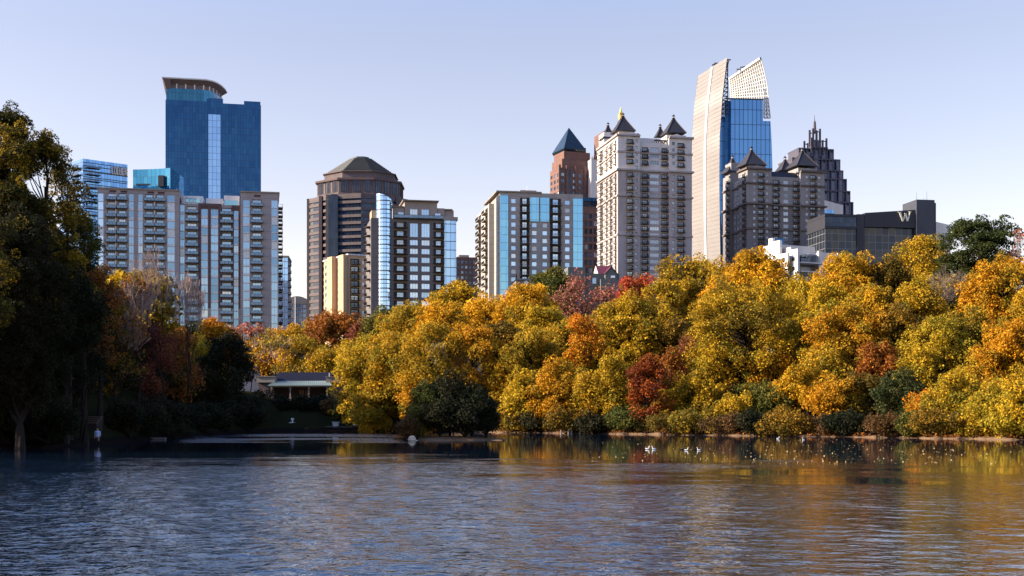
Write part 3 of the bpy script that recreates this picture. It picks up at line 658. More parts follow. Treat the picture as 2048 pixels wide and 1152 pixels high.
m_ = MB(); m_.prism([(cx_ - h0, cy_ - h0), (cx_ + h0, cy_ - h0), (cx_ + h0, cy_ + h0), (cx_ - h0, cy_ + h0)], b.z(262), b.z(237, 0, 12), 0, [(cx_ - ht * .9, cy_ - ht * .9), (cx_ + ht * .9, cy_ - ht * .9), (cx_ + ht * .9, cy_ + ht * .9), (cx_ - ht * .9, cy_ + ht * .9)])
b.part('roof', m_, ['copper'])
zl0, zl1, zl2 = b.z(237, 0, 12), b.z(222.5, 0, 12), b.z(210, 0, 12); m_ = MB(); r = ht * .85
m_.box(cx_ - r, cx_ + r, cy_ - r, cy_ + r, zl0, zl0 + 1.2, 0); m_.box(cx_ - r, cx_ + r, cy_ - r, cy_ + r, zl1 - .8, zl1, 0)
for sx in (-1, 0, 1):
    for sy in (-1, 0, 1):
        if sx or sy: m_.tube((cx_ + sx * r * .8, cy_ + sy * r * .8, zl0 + 1.2), (cx_ + sx * r * .8, cy_ + sy * r * .8, zl1 - .8), .28, .28, 5, 0)
m_.tube((cx_, cy_, zl0 + 1.2), (cx_, cy_, zl1 - .8), r * .45, r * .45, 8, 0)
m_.tube((cx_, cy_, zl1), (cx_, cy_, zl2), r * .8, .05, 8, 0); b.part('lantern_spire', m_, ['gold'])

# ---- N: pale turreted tower
b = Bld('turreted_apartment_tower', 'tall pale stone apartment tower with pointed black corner roofs and a sunlit left side', 'apartment tower', 1235.7, 580, 12)
W = b.fu(1384); D = b.lv(1195); zs = b.z(338); st = 13.27
ro = rows(277, st, 22, 8.6); ri = rows(290.5, st, 21, 8.6); rw = rows(277.5, st, 22, 6.2)
def parts_(r, up): return [q for q in r if (q[1] < 338.5) == up]
bal = dict(k='b', st='dark', bs='curved', dep=1.5, ww=.8, ext=.5)
sb = dict(k='b', st='black', bs='lit_', dep=1.5, ww=.55, ext=.3)  # paler slabs and rails, this side's sunlight put into their colour
xa, xb = b.fu(1280), b.fu(1338); yi = 1.6
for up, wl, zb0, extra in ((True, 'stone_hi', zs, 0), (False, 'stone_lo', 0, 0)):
    f = lambda r: parts_(r, up)
    zA = b.z(268) if up else zs; zC = b.z(281) if up else zs; zR = b.z(271.5) if up else zs
    b.shell(0, xa, 0, D, zb0, zA, wl, Fc=[b.col(1253, 1266.5, f(ro), **bal), b.col(1270, 1275.5, f(rw), st='dark')],
            Lc=[b.lcol(1229.5, 1233, f(ro), **sb), b.lcol(1220, 1225, f(ro), **sb), b.lcol(1212, 1215.5, f(ro), **sb), b.lcol(1200, 1206, f(ro), **sb)])
    b.shell(xa, xb, yi, D - .3, zb0, zC, wl, Fc=[b.col(1284, 1296, f(ri), y=yi, **bal), b.col(1300, 1318, rows(290.5, st, 21, 8) if False else f(rows(290.5, st, 21, 8)), y=yi, st='quad'), b.col(1323, 1335, f(ri), y=yi, **bal)])
    b.shell(xb, W, 0, D + .2, zb0, zR, wl, Fc=[b.col(1344, 1349.5, f(rows(279, st, 22, 6.2)), st='dark'), b.col(1355, 1368.5, f(rows(280, st, 22, 8.6)), **bal)])
b.finish()
for py, o in ((269, .8), (302, .35), (338, .8), (390, .5), (468, .4)):
    m_ = MB(); z = b.z(py); m_.box(-o, xa + .02, -o, -.004, z - .5, z + .3, 0); m_.box(-o, -.004, .01, D, z - .5, z + .3, 0)
    if py < 280: b.part('cornice', m_, ['stone_lo']); m_ = MB()
    m_.box(xb - .02, W + o, -o, -.004, z - .55, z + .25, 0); m_.box(W + .004, W + o, .01, D, z - .55, z + .25, 0)
    if py > 280: m_.box(xa + .03, xb - .03, yi - o, yi - .004, z - .5, z + .3, 0)
    b.part('cornice', m_, ['stone_lo'])
m_ = MB(); x0, x1 = b.fu(1232, 1), b.fu(1272, 1)
for bx in ((.6, b.fu(1270), .8, b.fu(1270), b.z(268) - .6, b.z(260)), (b.fu(1335), b.fu(1373), .8, b.fu(1373) - b.fu(1335), b.z(271.5) - .6, b.z(264)), (.6, 8.5, D - 9, D - .5, b.z(268) - .6, b.z(272, 0, D))):
    b.part('turret_base', MB().box(*bx), ['stone_hi'])
b.part('roof_plant', MB().box(xa + 2, xb - 2, yi + 5, D - 6, b.z(281) - .6, b.z(267)), ['stone_hi'])
for x in (6.5, b.fu(1354)):
    b.part('pediment', MB().prism([(x - 4, .2), (x + 4, .2), (x + 4, .79), (x - 4, .79)], b.z(268), b.z(262), 0, [(x - .2, .2), (x + .2, .2), (x + .2, .79), (x - .2, .79)]), ['stone_hi'])
pyramid(b, 1232, 1272, 261, 233, 224, y=-.3); pyramid(b, 1334, 1373.5, 265, 237, 227, y=-.3)
pyramid(b, 1206, 1234, 277, 252, 243, y=D - 9.5); pyramid(b, 1314, 1333, 272, 255, 246, y=D - 8)
m_ = MB(); x = b.fu(1322, 1)
for i in range(5): m_.box(b.fu(1316 + i * 4), b.fu(1317 + i * 4), 2.2, 2.5, b.z(281), b.z(274), 0)
for i in range(7): m_.box(b.fu(1314), b.fu(1335), 2 + i * .5, 2.2 + i * .5, b.z(274), b.z(273.4), 0)
b.part('pergola', m_, ['soffit'])

# ---- O: curved lit screen tower
b = Bld('sail_office_tower', 'tallest tower with a curved pale screen wall and open lattice crown over blue glass', 'skyscraper', 1452, 690, 6)
def P3(px, py, Y):   # world point in the tower's own frame
    p = at(px, py, Y); q = Vector((p.x, p.y)) - b.P; return (q.dot(b.u), q.dot(b.v), p.z)
def interp(t, xs, ys): return float(np.interp(t, xs, ys))
def edgeL(t): return (interp(t, [0, .1, .25, .4, .6, .75, .87, 1], [1389, 1387.3, 1385, 1383.6, 1383, 1384.2, 1388, 1396]), 640 - t * (640 - 152))
def edgeR(t): return (interp(t, [0, .12, .25, .5, .7, .85, 1], [1442.5, 1441.8, 1440.5, 1438.3, 1439.2, 1444.5, 1454]), 640 - t * (640 - 115))
nu, nv = 8, 44; front = MB(); YL, YR = 712, 684
def surf(s_, t, off=0.0):
    l, r = edgeL(t), edgeR(t); Y = YL + (YR - YL) * s_ - 2.0 * math.sin(math.pi * s_) + off
    return P3(l[0] + (r[0] - l[0]) * s_, l[1] + (r[1] - l[1]) * s_, Y)
for i in range(nu):
    for j in range(nv):
        a, c_ = i / nu, j / nv; a2, c2 = (i + 1) / nu, (j + 1) / nv
        front.quad(surf(a, c_), surf(a2, c_), surf(a2, c2), surf(a, c2), 0)
        front.quad(surf(a, c_, 1.5), surf(a, c2, 1.5), surf(a2, c2, 1.5), surf(a2, c_, 1.5), 0)
for j in range(nv):
    c_, c2 = j / nv, (j + 1) / nv
    front.quad(surf(0, c_), surf(0, c2), surf(0, c2, 1.5), surf(0, c_, 1.5), 0); front.quad(surf(1, c_), surf(1, c_, 1.5), surf(1, c2, 1.5), surf(1, c2), 0)
for i in range(nu): front.quad(surf(i / nu, 1), surf((i + 1) / nu, 1), surf((i + 1) / nu, 1, 1.5), surf(i / nu, 1, 1.5), 0)
so = b.part('screen_wall', front, ['fin'])
rb = MB()
for k in range(1, 60):
    t = k / 60
    for i in range(4): rb.tube(surf(i / 4, t, -.15), surf((i + 1) / 4, t, -.10), .06, .06, 4, 0)
for k in range(0, 29):
    s_ = k / 28
    for j in range(11): rb.tube(surf(s_, j / 11, -.12), surf(s_, (j + 1) / 11, -.12), .06, .06, 3, 0)
ro_ = b.part('screen_ribs', rb, ['soffit2']); ro_.parent = so
rb = MB()
for s_ in (.46, .5):
    for j in range(22): rb.tube(surf(s_, j / 22, -.4), surf(s_, (j + 1) / 22, -.4), .32, .32, 4, 0)
ro_ = b.part('vertical_fin', rb, ['whitetrim']); ro_.parent = so
# glass body: stacked prisms following the curved right edge
pyk = [640, 520, 420, 335, 280, 240, 215, 197]; rx = [1545, 1545.4, 1545.6, 1545, 1543.2, 1541, 1538.5, 1536.5]
g = MB()
for i in range(7):
    def ring(px, py):
        x0 = b.fu(1462); x1 = b.fu(px); z = b.z(py); return x0, x1, z
    a0, a1, za = ring(rx[i], pyk[i]); c0, c1, zc = ring(rx[i + 1], pyk[i + 1])
    lim = b.fu(1526) if i >= 5 else 1e9
    if i < 5: g.prism([(a0, 0), (a1, 0), (a1, 30), (a0, 30)], max(za, 0), zc, 0, [(c0, 0), (c1, 0), (c1, 30), (c0, 30)])
    else: g.prism([(a0, 0), (lim, 0), (lim, 30), (a0, 30)], za, zc, 0)
g.box(b.fu(1436, 6), b.fu(1451, 6), 6, 28, 0, b.z(228), 0); g.box(b.fu(1450, 3), b.fu(1462.2), 3, 29, 0, b.z(199), 1)
b.part('curtain_wall', g, ['g_sym', 'g_blue'])
b.part('parapet', MB().box(b.fu(1452), b.fu(1527), -.4, 1, b.z(198), b.z(196), 0), ['darksteel'])
def lattice(name, f, nu, nv, r, mat, off=1.2, panes=None):
    m = MB()
    for i in range(nu + 1):
        for j in range(nv + 1):
            p = f(i / nu, j / nv, 0); q = f(i / nu, j / nv, off); m.tube(p, q, r * .7, r * .7, 4)
            if i < nu: m.tube(p, f((i + 1) / nu, j / nv, 0), r, r, 4); m.tube(q, f((i + 1) / nu, j / nv, off), r * .8, r * .8, 4)
            if j < nv: m.tube(p, f(i / nu, (j + 1) / nv, 0), r, r, 4); m.tube(q, f(i / nu, (j + 1) / nv, off), r * .8, r * .8, 4)
            if i < nu and j < nv: m.tube(p, f((i + 1) / nu, (j + 1) / nv, off), r * .8, r * .8, 4)
    return b.part(name, m, [mat])
def crown(s_, t, off):
    tl = (1459.5, 158); tr = (1521, 117); bl = (1462, 199); br = (1537, 200); rt = 1521 + (1537 - 1521) * (1 - t) ** .8
    top = (tl[0] + (tr[0] - tl[0]) * s_, tl[1] + (tr[1] - tl[1]) * s_); bot = (bl[0] + (br[0] - bl[0]) * s_, bl[1] + (br[1] - bl[1]) * s_)
    x = bot[0] + (top[0] - bot[0]) * t + (s_ * 3 * math.sin(math.pi * t)); y = bot[1] + (top[1] - bot[1]) * t
    return P3(x, y, 724 - 22 * s_ + off)
lattice('crown_lattice', crown, 16, 10, .26, 'steel', 2.5)
pan = MB()
rn = random.Random(5)
for i in range(22):
    for j in range(16):
        if rn.random() < .5: pan.quad(crown(i / 22 + .004, j / 16 + .006, 2.9), crown((i + .88) / 22, j / 16 + .006, 2.9), crown((i + .88) / 22, (j + .88) / 16, 2.9), crown(i / 22 + .004, (j + .88) / 16, 2.9), 0)
b.part('crown_screen', pan, ['steel'])
tb = MB()
for i in range(8): tb.tube(crown(i / 8, 1, 0), crown((i + 1) / 8, 1, 0), .9, .9, 5); tb.tube(crown(i / 8, .96, 2), crown((i + 1) / 8, .96, 2), .8, .8, 5)
b.part('crown_beam', tb, ['whitetrim'])
def side(s_, t, off):   # open trusses beside the screen
    y = 228 - t * (228 - 121); l = edgeR((640 - y) / 525.0)[0] + .5; x = l + (1455.5 - l) * s_ + (2 if t > .95 else 0) * s_
    return P3(x, y, 688 + off)
lattice('side_lattice', side, 1, 12, .3, 'darksteel', 3)
def right(s_, t, off):
    y = 236 - t * 40; x = 1528 + 12.5 * s_ - 4.5 * t * s_; return P3(x, y, 697 + off)
lattice('corner_lattice', right, 2, 5, .35, 'steel', 4)
m_ = MB()
for px, py, Y in ((1428, 129, 700), (1432, 126, 700), (1457, 119, 690), (1477, 138, 715), (1484, 134, 715), (1490, 133, 715)):
    p = P3(px, py, Y); m_.box(p[0] - 1.0, p[0] + 1.2, p[1] - .4, p[1] + .4, p[2] - .4, p[2] + .1, 0); m_.box(p[0] - .9, p[0] - .7, p[1] - .2, p[1] + .2, p[2] - 3, p[2], 0)
b.part('roof_davit', m_, ['darksteel'])

# ---- P: grey turreted tower
b = Bld('turreted_apartment_tower', 'shaded grey stone apartment tower with black pointed roofs, right of the tallest tower', 'apartment tower', 1495, 600, 15)
W = b.fu(1649); D = b.lv(1446); st = 12.6; zA = b.z(336); zM = b.z(406)
xa, xb = b.fu(1543), b.fu(1601)
ro = rows(343.5, st, 15, 8.2); bal = dict(k='b', st='dark', bs='curved', dep=1.4, ww=.8, ext=.3)
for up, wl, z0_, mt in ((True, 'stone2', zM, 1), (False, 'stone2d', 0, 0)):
    f = lambda r: [q for q in r if (q[1] < 406.5) == up]
    s_ = [q for q in rows(345, st, 15, 5)]
    b.shell(0, xa, 0, D * .36, z0_, zA if up else zM, wl, Fc=[b.col(1506.5, 1511, f(s_), st='stone'), b.col(1516, 1528, f(ro), **bal), b.col(1532.5, 1536.5, f(s_), st='stone')],
            Lc=[b.lcol(1492, 1488.5, f(ro), **bal), b.lcol(1482, 1479.5, f(s_), st='stone')])
    b.shell(1.6, xa, D * .36, D * .7, z0_, b.z(352) if up else zM, wl, Lc=[b.lcol(1477, 1474, f(rows(356, st, 14, 7)), st='stone', x=1.6), b.lcol(1471, 1468, f(rows(356, st, 14, 7)), st='stone', x=1.6)])
    b.shell(0, xa, D * .7, D, z0_, zA if up else zM, wl, Lc=[b.lcol(1461, 1457, f(ro), **bal), b.lcol(1452.5, 1450, f(s_), st='stone')])
    b.shell(xa, xb, 1.5, D - 1, z0_, b.z(349) if up else zM, wl, Fc=[b.col(1546.5, 1558, f(rows(356, st, 14, 8.2)), y=1.5, **bal), b.col(1567, 1576.5, f(rows(356, st, 14, 7.5)), y=1.5, st='stone'), b.col(1586, 1597.5, f(rows(356, st, 14, 8.2)), y=1.5, **bal)])
    b.shell(xb, W, 0, D * .5, z0_, zA if up else zM, wl, Fc=[b.col(1611.5, 1616, f(s_), st='stone'), b.col(1620, 1632, f(ro), **bal), b.col(1636.5, 1640.5, f(s_), st='stone')])
b.finish()
for py, o in ((336, .9), (365, .6), (406, 1.0), (456, .6)):
    m_ = MB(); z = b.z(py); m_.box(-o, xa, -o, -.004, z - .5, z + .3, 0); m_.box(-o, -.004, .01, D * .36, z - .5, z + .3, 0)
    if py > 340: m_.box(xb, W + o, -o, -.004, z - .55, z + .25, 0); m_.box(-o, -.004, D * .7, D, z - .5, z + .3, 0); m_.box(W + .004, W + o, .01, D * .5, z - .5, z + .3, 0)
    if py < 340: b.part('cornice', MB().box(xb, W + o, -o - .01, -.005, z - .5, z + .3), ['trimdark'])
    if py > 340: m_.box(xa + .01, xb - .01, 1.5 - o, 1.49, z - .5, z + .3, 0); m_.box(1.6 - o, 1.59, D * .36 + .01, D * .7 - .01, z - .5, z + .3, 0)
    b.part('cornice', m_, ['trimdark'])
for x0, x1, y0, y1 in ((1, b.fu(1533), .8, 11), (b.fu(1598), b.fu(1636), .8, 11), (.8, 8, D * .72, D - .8)):
    b.part('turret_base', MB().box(x0, x1, y0, y1, zA - .6, b.z(329) if y0 < 1 else b.z(331, 0, D)), ['stone2'])
for x in (b.fu(1514), b.fu(1616)): b.part('pediment', MB().prism([(x - 4, -.1), (x + 4, -.1), (x + 4, .79), (x - 4, .79)], zA + .3, b.z(329.5), 0, [(x - .2, -.1), (x + .2, -.1), (x + .2, .79), (x - .2, .79)]), ['stone2'])
m_ = MB(); m_.prism([(xa + .2, 1.6), (xb - .2, 1.6), (xb - .2, 14), (xa + .2, 14)], b.z(349), b.z(337), 0, [(xa + .2, 4), (xb - .2, 4), (xb - .2, 12), (xa + .2, 12)]); b.part('mansard_roof', m_, ['slate'])
pyramid(b, 1491.5, 1534.5, 329, 301, 290, y=-.3); pyramid(b, 1594, 1637, 331, 303, 293, y=-.3); pyramid(b, 1456, 1489, 344, 318, 307, y=D * .72 - .5); pyramid(b, 1563, 1591, 340, 320, 310, y=D * .55)

# ---- Q: purple stepped tower with spire
b = Bld('stepped_spire_tower', 'dark purple stepped granite tower narrowing to open frames and a thin spire', 'skyscraper', 1600, 1000, 12)
pf = MB(); gl_ = MB()
tiers = [(1585, 1705, 401, 0, 460), (1585, 1699, 378, 2, 402), (1584, 1692, 353, 4, 379), (1584, 1685, 335, 6, 354), (1584, 1679, 312, 8, 336), (1597, 1666, 290, 11, 313), (1622, 1654, 287, 10, 291)]
for p0, p1, t, y, bt in tiers:
    x0, x1 = b.fu(p0, y), b.fu(p1, y); gl_.box(x0 + .4, x1 - .4, y + .4, 42 - y, b.z(bt) - 6, b.z(t) - .6, 0)
    n = max(2, round((x1 - x0) / 3.2)); wv = (x1 - x0) / n
    for i in range(n + 1):
        if i < n and i % 2 == 0 and p0 < 1600: pf.box(x0 + wv * i, x0 + wv * (i + 1), y - .8, y + 2, b.z(bt) - (4 if i % 4 else 12), b.z(t) - .8 - (i % 3), 1)
        pf.box(x0 + wv * i - .3, x0 + wv * i + .3, y - 1.0, y + .2, b.z(bt) - 4, b.z(t), 0)
    pf.box(x0 - .3, x1 + .3, y - 1.1, 42 - y, b.z(t) - .8, b.z(t) + .2, 0); pf.box(x1 - .6, x1 + .2, y, 41 - y, b.z(bt), b.z(t) - .1, 0); pf.box(x0 - .2, x0 + .6, y, 41 - y, b.z(bt), b.z(t) - .1, 0)
gl_.box(0, b.fu(1705), 1, 40, 0, b.z(455), 0)
b.part('curtain_wall', gl_, ['g_dark']); b.part('granite_frame', pf, ['purple', 'g_purple'])
m_ = MB(); yc = 20
for (p0, p1, t, bt) in ((1615.5, 1645.5, 270, 288), (1622.5, 1636.5, 249, 288)):
    x0, x1 = b.fu(p0, yc), b.fu(p1, yc); hw = (x1 - x0) / 2
    n = 5 if p0 < 1620 else 3
    for i in range(n):
        for yy_ in (yc - hw, yc + hw): x = x0 + (x1 - x0) * i / (n - 1); m_.box(x - .7, x + .7, yy_ - .6, yy_ + .6, b.z(bt), b.z(t) + (1.5 if i in (0, n - 1) else 0), 0)
    m_.box(x0, x1, yc - hw - .4, yc - hw + .4, b.z(t + 3), b.z(t + 1.5), 0); m_.box(x0, x1, yc + hw - .4, yc + hw + .4, b.z(t + 3), b.z(t + 1.5), 0)
m_.tube((b.fu(1629, yc), yc, b.z(252)), (b.fu(1629, yc), yc, b.z(229)), 1.7, 1.1, 8, 0); m_.tube((b.fu(1629, yc), yc, b.z(229)), (b.fu(1629, yc), yc, b.z(215)), .5, .12, 6, 0)
b.part('spire', m_, ['purple'])

# ---- R, T: pale building bits; S: black hotel
b = Bld('office_building', 'pale building with a slanting roof between the grey turreted tower and black hotel', 'office building', 1640, 800, 10)
xw = b.fu(1686); m_ = MB(); m_.prism([(0, 0), (xw, 0), (xw, 18), (0, 18)], 0, b.z(428), 0); bb = len(m_.v)
m_.v += [(0, 0, b.z(428)), (xw, 0, b.z(428)), (xw, 18, b.z(428)), (0, 18, b.z(428)), (0, 0, b.z(398)), (xw, 0, b.z(409)), (xw, 18, b.z(409)), (0, 18, b.z(398))]
for q in ((0, 1, 5, 4), (1, 2, 6, 5), (2, 3, 7, 6), (3, 0, 4, 7), (4, 5, 6, 7)): m_.f.append(tuple(bb + i for i in q)); m_.m.append(0)
b.part('wall', m_, ['white']); b.part('ribbon_window', MB().box(.3, xw * .6, -.2, -.003, b.z(430), b.z(419), 0), ['g_blue2'])
b = Bld('office_building', 'pale grey building with a slanted roof right behind the black hotel', 'office building', 1870, 700, 14)
xw = b.fu(1901); m_ = MB(); bb = 0
m_.v += [(0, 0, 0), (xw, 0, 0), (xw, 15, 0), (0, 15, 0), (0, 0, b.z(443)), (xw, 0, b.z(449)), (xw, 15, b.z(449)), (0, 15, b.z(443))]
for q in ((0, 1, 5, 4), (1, 2, 6, 5), (2, 3, 7, 6), (3, 0, 4, 7), (4, 5, 6, 7)): m_.f.append(q); m_.m.append(0)
b.part('wall', m_, ['white'])
for i in range(5): link('window', window_mesh(.9, 1.6, 'black'), b.root, (b.fu(1877 + i * 5), -.02, b.z(476)))
b = Bld('hotel_building', 'low black hotel with a large pale letter on its charcoal upper wall', 'hotel', 1650, 560, 9)
W1 = b.fu(1727); W2 = b.fu(1829, 1); W3 = b.fu(1872, -.5)
m_ = MB(); m_.box(0, W1, 0, 20, 0, b.z(452), 0); m_.box(W1 + .05, W2, 1.0, 20, 0, b.z(452), 0); b.part('curtain_wall', m_, ['g_blackgrid'])
m_ = MB(); m_.box(-.3, b.fu(1715), -.6, 20, b.z(433), b.z(428), 0); m_.box(-.3, b.fu(1715), -.6, 20, b.z(457), b.z(452), 0); m_.box(b.fu(1713), W1 + .2, -.7, 20.2, 0, b.z(427), 0)
m_.box(-.2, 0, -.5, 20, b.z(452), b.z(433), 0)
bb = len(m_.v); x0, x1 = b.fu(1729), b.fu(1831); m_.v += [(x0, -.6, b.z(452)), (x1, -.6, b.z(452)), (x1, 20, b.z(452)), (x0, 20, b.z(452)), (x0, -.6, b.z(424)), (x1, -.6, b.z(415)), (x1, 20, b.z(415)), (x0, 20, b.z(424))]
for q in ((0, 1, 5, 4), (1, 2, 6, 5), (2, 3, 7, 6), (3, 0, 4, 7), (4, 5, 6, 7), (3, 2, 1, 0)): m_.f.append(tuple(bb + i for i in q)); m_.m.append(0)
b.part('upper_wall', m_, ['darkpanel'])
b.part('ribbon_window', MB().box(0, b.fu(1713), -.2, 19, b.z(452), b.z(433), 0), ['g_dark'])
m_ = MB(); m_.box(b.fu(1830), b.fu(1866), -1.5, 12, 0, b.z(395), 0); m_.box(b.fu(1866) + .01, W3, -.5, 11, 0, b.z(400), 1); b.part('stair_tower', m_, ['charcoal_light', 'darkpanel'])
m_ = MB()      # the letter W
def bar(p0, q0, p1, q1, wd):
    x0, x1 = b.fu(p0, -.8), b.fu(p1, -.8); z0, z1 = b.z(q0, x0), b.z(q1, x1); w = wd / F * 575
    bb = len(m_.v)
    for y in (-1.0, -.605):
        m_.v.extend([(x0 - w / 2, y, z0), (x0 + w / 2, y, z0), (x1 + w / 2, y, z1), (x1 - w / 2, y, z1)])
    for q in ((3, 2, 1, 0), (4, 5, 6, 7), (0, 1, 5, 4), (1, 2, 6, 5), (2, 3, 7, 6), (3, 0, 4, 7)): m_.f.append(tuple(bb + i for i in q)); m_.m.append(0)
bar(1799.5, 424.5, 1805.6, 443.5, 3.4); bar(1810.6, 427, 1805.9, 443.5, 1.9); bar(1810.6, 427, 1814.8, 443, 3.4); bar(1820.5, 424, 1815.1, 443, 1.9)
bar(1799.3, 424.3, 1799.3, 425.5, 7.0); bar(1820.5, 423.6, 1820.5, 424.8, 5.5)
b.part('letter_sign', m_, ['letter'])
for px, t in ((1837.5, 377), (1852, 388), (1858, 375)): b.part('antenna', MB().tube((b.fu(px), 2, b.z(396)), (b.fu(px), 2, b.z(t)), .12, .05, 4, 0), ['darksteel'])

# ---- U: white modern apartment building
b = Bld('apartment_building', 'low white modern apartment building with stepped sunlit fins and a dark rounded terrace', 'apartment building', 1562, 380, 24)
W = b.fu(1700, 6); z = b.z
m_ = MB()
m_.box(0, b.fu(1630, 3), 3, 9, 0, z(486), 0); m_.box(-.8, -.004, -.5, 3.4, 0, z(481), 0)
m_.box(b.fu(1640, 0), b.fu(1678, 0), 0, 12, 0, z(499.5), 0); m_.box(b.fu(1678, 1), b.fu(1700, 1), 1, 12, 0, z(500), 0)
m_.box(b.fu(1639) - .5, b.fu(1645), -.3, .4, 0, z(498), 0); m_.box(b.fu(1674), b.fu(1679), -.35, .35, z(510), z(499), 0)
b.part('wall', m_, ['white'])
for p0, y0_, y1_, t in ((1577, -4.2, 0, 509), (1583, -3, 3, 496), (1597, -6.5, -2.5, 502)):
    x = b.fu(p0, y0_); mb = MB().box(x - .35, x + .35, y0_, y1_, 0, z(t), 0)
    b.part('fin_wall', mb, ['white'])
    for t_ in (521, 540): link('window', window_mesh(1.3, 1.1, 'black'), b.root, (x - .37, y0_ + 1.9, z(t_ + 4)), -math.pi / 2)
for t_ in (524, 542, 560):
    m_ = MB(); m_.box(b.fu(1600, -2), b.fu(1641, -1), -2.6, 1.5, z(t_) - .25, z(t_) + .1, 0); m_.box(.05, b.fu(1597, -1), -1.8, 2.9, z(t_ + 6) - .2, z(t_ + 6) + .1, 0); b.part('terrace_slab', m_, ['white'])
    m_ = MB()
    for i in range(9): x = b.fu(1601 + i * 2.0, -2); m_.tube((x, -2.5, z(t_)), (x, -2.5, z(t_) + 1), .04, .04, 3, 0)
    m_.tube((b.fu(1600, -2), -2.5, z(t_) + 1), (b.fu(1618, -2), -2.5, z(t_) + 1), .05, .05, 4, 0); b.part('railing', m_, ['whitetrim'])
n = 8; x0, x1 = b.fu(1612, -1), b.fu(1642, -1); cyl = [(x0 + (x1 - x0) * i / n, 1 - 3.2 * math.sin(math.pi * (i + .2) / (n + .4)) ** .5) for i in range(n + 1)]
m_ = MB().prism(cyl + [(x1, 3), (x0, 3)], z(523.5), z(510), 0); b.part('terrace_glass', m_, ['g_dark'])
m_ = MB().prism(cyl + [(x1, 3), (x0, 3)], z(510), z(506), 0, [(x0 + (p[0] - x0) * .9 + .3, p[1] + 1) for p in cyl] + [(x1 - .3, 3), (x0 + .3, 3)]); b.part('terrace_roof', m_, ['rail'])
for px in (1655,): link('window', window_mesh(1.1, 1.2, 'white'), b.root, (b.fu(px), -.02, z(519))); link('window', window_mesh(1.1, 1.2, 'white'), b.root, (b.fu(px), -.02, z(537)))
m_ = MB()
for px in (1611.5, 1615.5, 1620.5): m_.tube((b.fu(px, 3), 3.5, z(505)), (b.fu(px, 3), 3.5, z(488)), .28, .28, 6, 0, True)
b.part('chimney_pipe', m_, ['whitetrim'])
for px in (1613, 1624, 1631): b.part('air_conditioner', MB().box(b.fu(px, 2), b.fu(px + 5, 2), 1.5, 2.6, z(506), z(502), 0), ['steel'])
b = Bld('office_building', 'narrow dark blue slab with a white edge left of the low white building', 'office building', 1544.5, 395, 22)
b.part('wall', MB().box(0, .9, 0, 2, 0, b.z(476), 0), ['white']); b.part('curtain_wall', MB().box(.91, b.fu(1569), .3, 2.2, 0, b.z(476), 0), ['g_blue'])

# ---- V: grey houses low behind the trees
b = Bld('brick_house', 'grey rendered building with a dark red gabled roof behind the pink trees', 'house', 1136, 350, 8)
m_ = MB(); m_.box(0, b.fu(1171), 0, 8, 0, b.z(534), 0); m_.box(b.fu(1168), b.fu(1240), 1, 10, 0, b.z(545), 0); m_.box(b.fu(1200), b.fu(1240), -1, 8, 0, b.z(558), 0)
x0, x1 = b.fu(1210), b.fu(1233); m_.prism([(x0, -.5), (x1, -.5), (x1, 1), (x0, 1)], b.z(546), b.z(534), 0, [((x0 + x1) / 2 - .05, -.5), ((x0 + x1) / 2 + .05, -.5), ((x0 + x1) / 2 + .05, 1), ((x0 + x1) / 2 - .05, 1)])
m_.box(x0, x1, -.5, 1, b.z(560), b.z(546), 0); b.part('wall', m_, ['greyhouse'])
m_ = MB(); x0, x1 = b.fu(1195, 2), b.fu(1233, 2); zb_, zr = b.z(545), b.z(526.5)
bb = 0; m_.v += [(x0, 1.2, zb_), (x1, 1.2, zb_), (x1, 8, zb_), (x0, 8, zb_), (x0, 4.6, zr), (x1 - .8, 4.6, zr)]
for q, k in (((0, 1, 5, 4), 0), ((2, 3, 4, 5), 0), ((1, 2, 5), 0), ((0, 4, 3), 1)): m_.f.append(q); m_.m.append(k)
xg0, xg1 = b.fu(1208), b.fu(1235); xm = (xg0 + xg1) / 2; m_.quad((xg0, -.9, b.z(547)), (xm, -.9, b.z(532)), (xm, 3, b.z(532)), (xg0, 3, b.z(547)), 0); m_.quad((xm, -.9, b.z(532)), (xg1, -.9, b.z(547)), (xg1, 3, b.z(547)), (xm, 3, b.z(532)), 0)
b.part('roof', m_, ['redroof', 'white']); link('window', window_mesh(1.2, .7, 'wht'), b.root, (b.fu(1225), -.56, b.z(555))); link('window', window_mesh(1.1, 1.6, 'white'), b.root, (b.fu(1190), .96, b.z(566)))
b = Bld('stone_house', 'dark grey stone house with two small roof spikes below the cyan cornered building', 'house', 1032, 340, 6)
W = b.fu(1085); m_ = MB(); m_.box(0, W, 0, 8, 0, b.z(560), 0); m_.prism([(-.3, -.3), (W, -.3), (W, 8), (-.3, 8)], b.z(560), b.z(556), 1, [(.6, .8), (W, .8), (W, 7), (.6, 7)])
b.part('wall', m_, ['stone2d', 'slate']); link('window', window_mesh(.8, 1.3, 'white'), b.root, (b.fu(1052), -.02, b.z(571)))
for px, t in ((1033, 547), (1076, 542)): b.part('chimney', MB().box(b.fu(px) - .15, b.fu(px) + .2, 1, 1.5, b.z(560), b.z(t), 0), ['slate'])
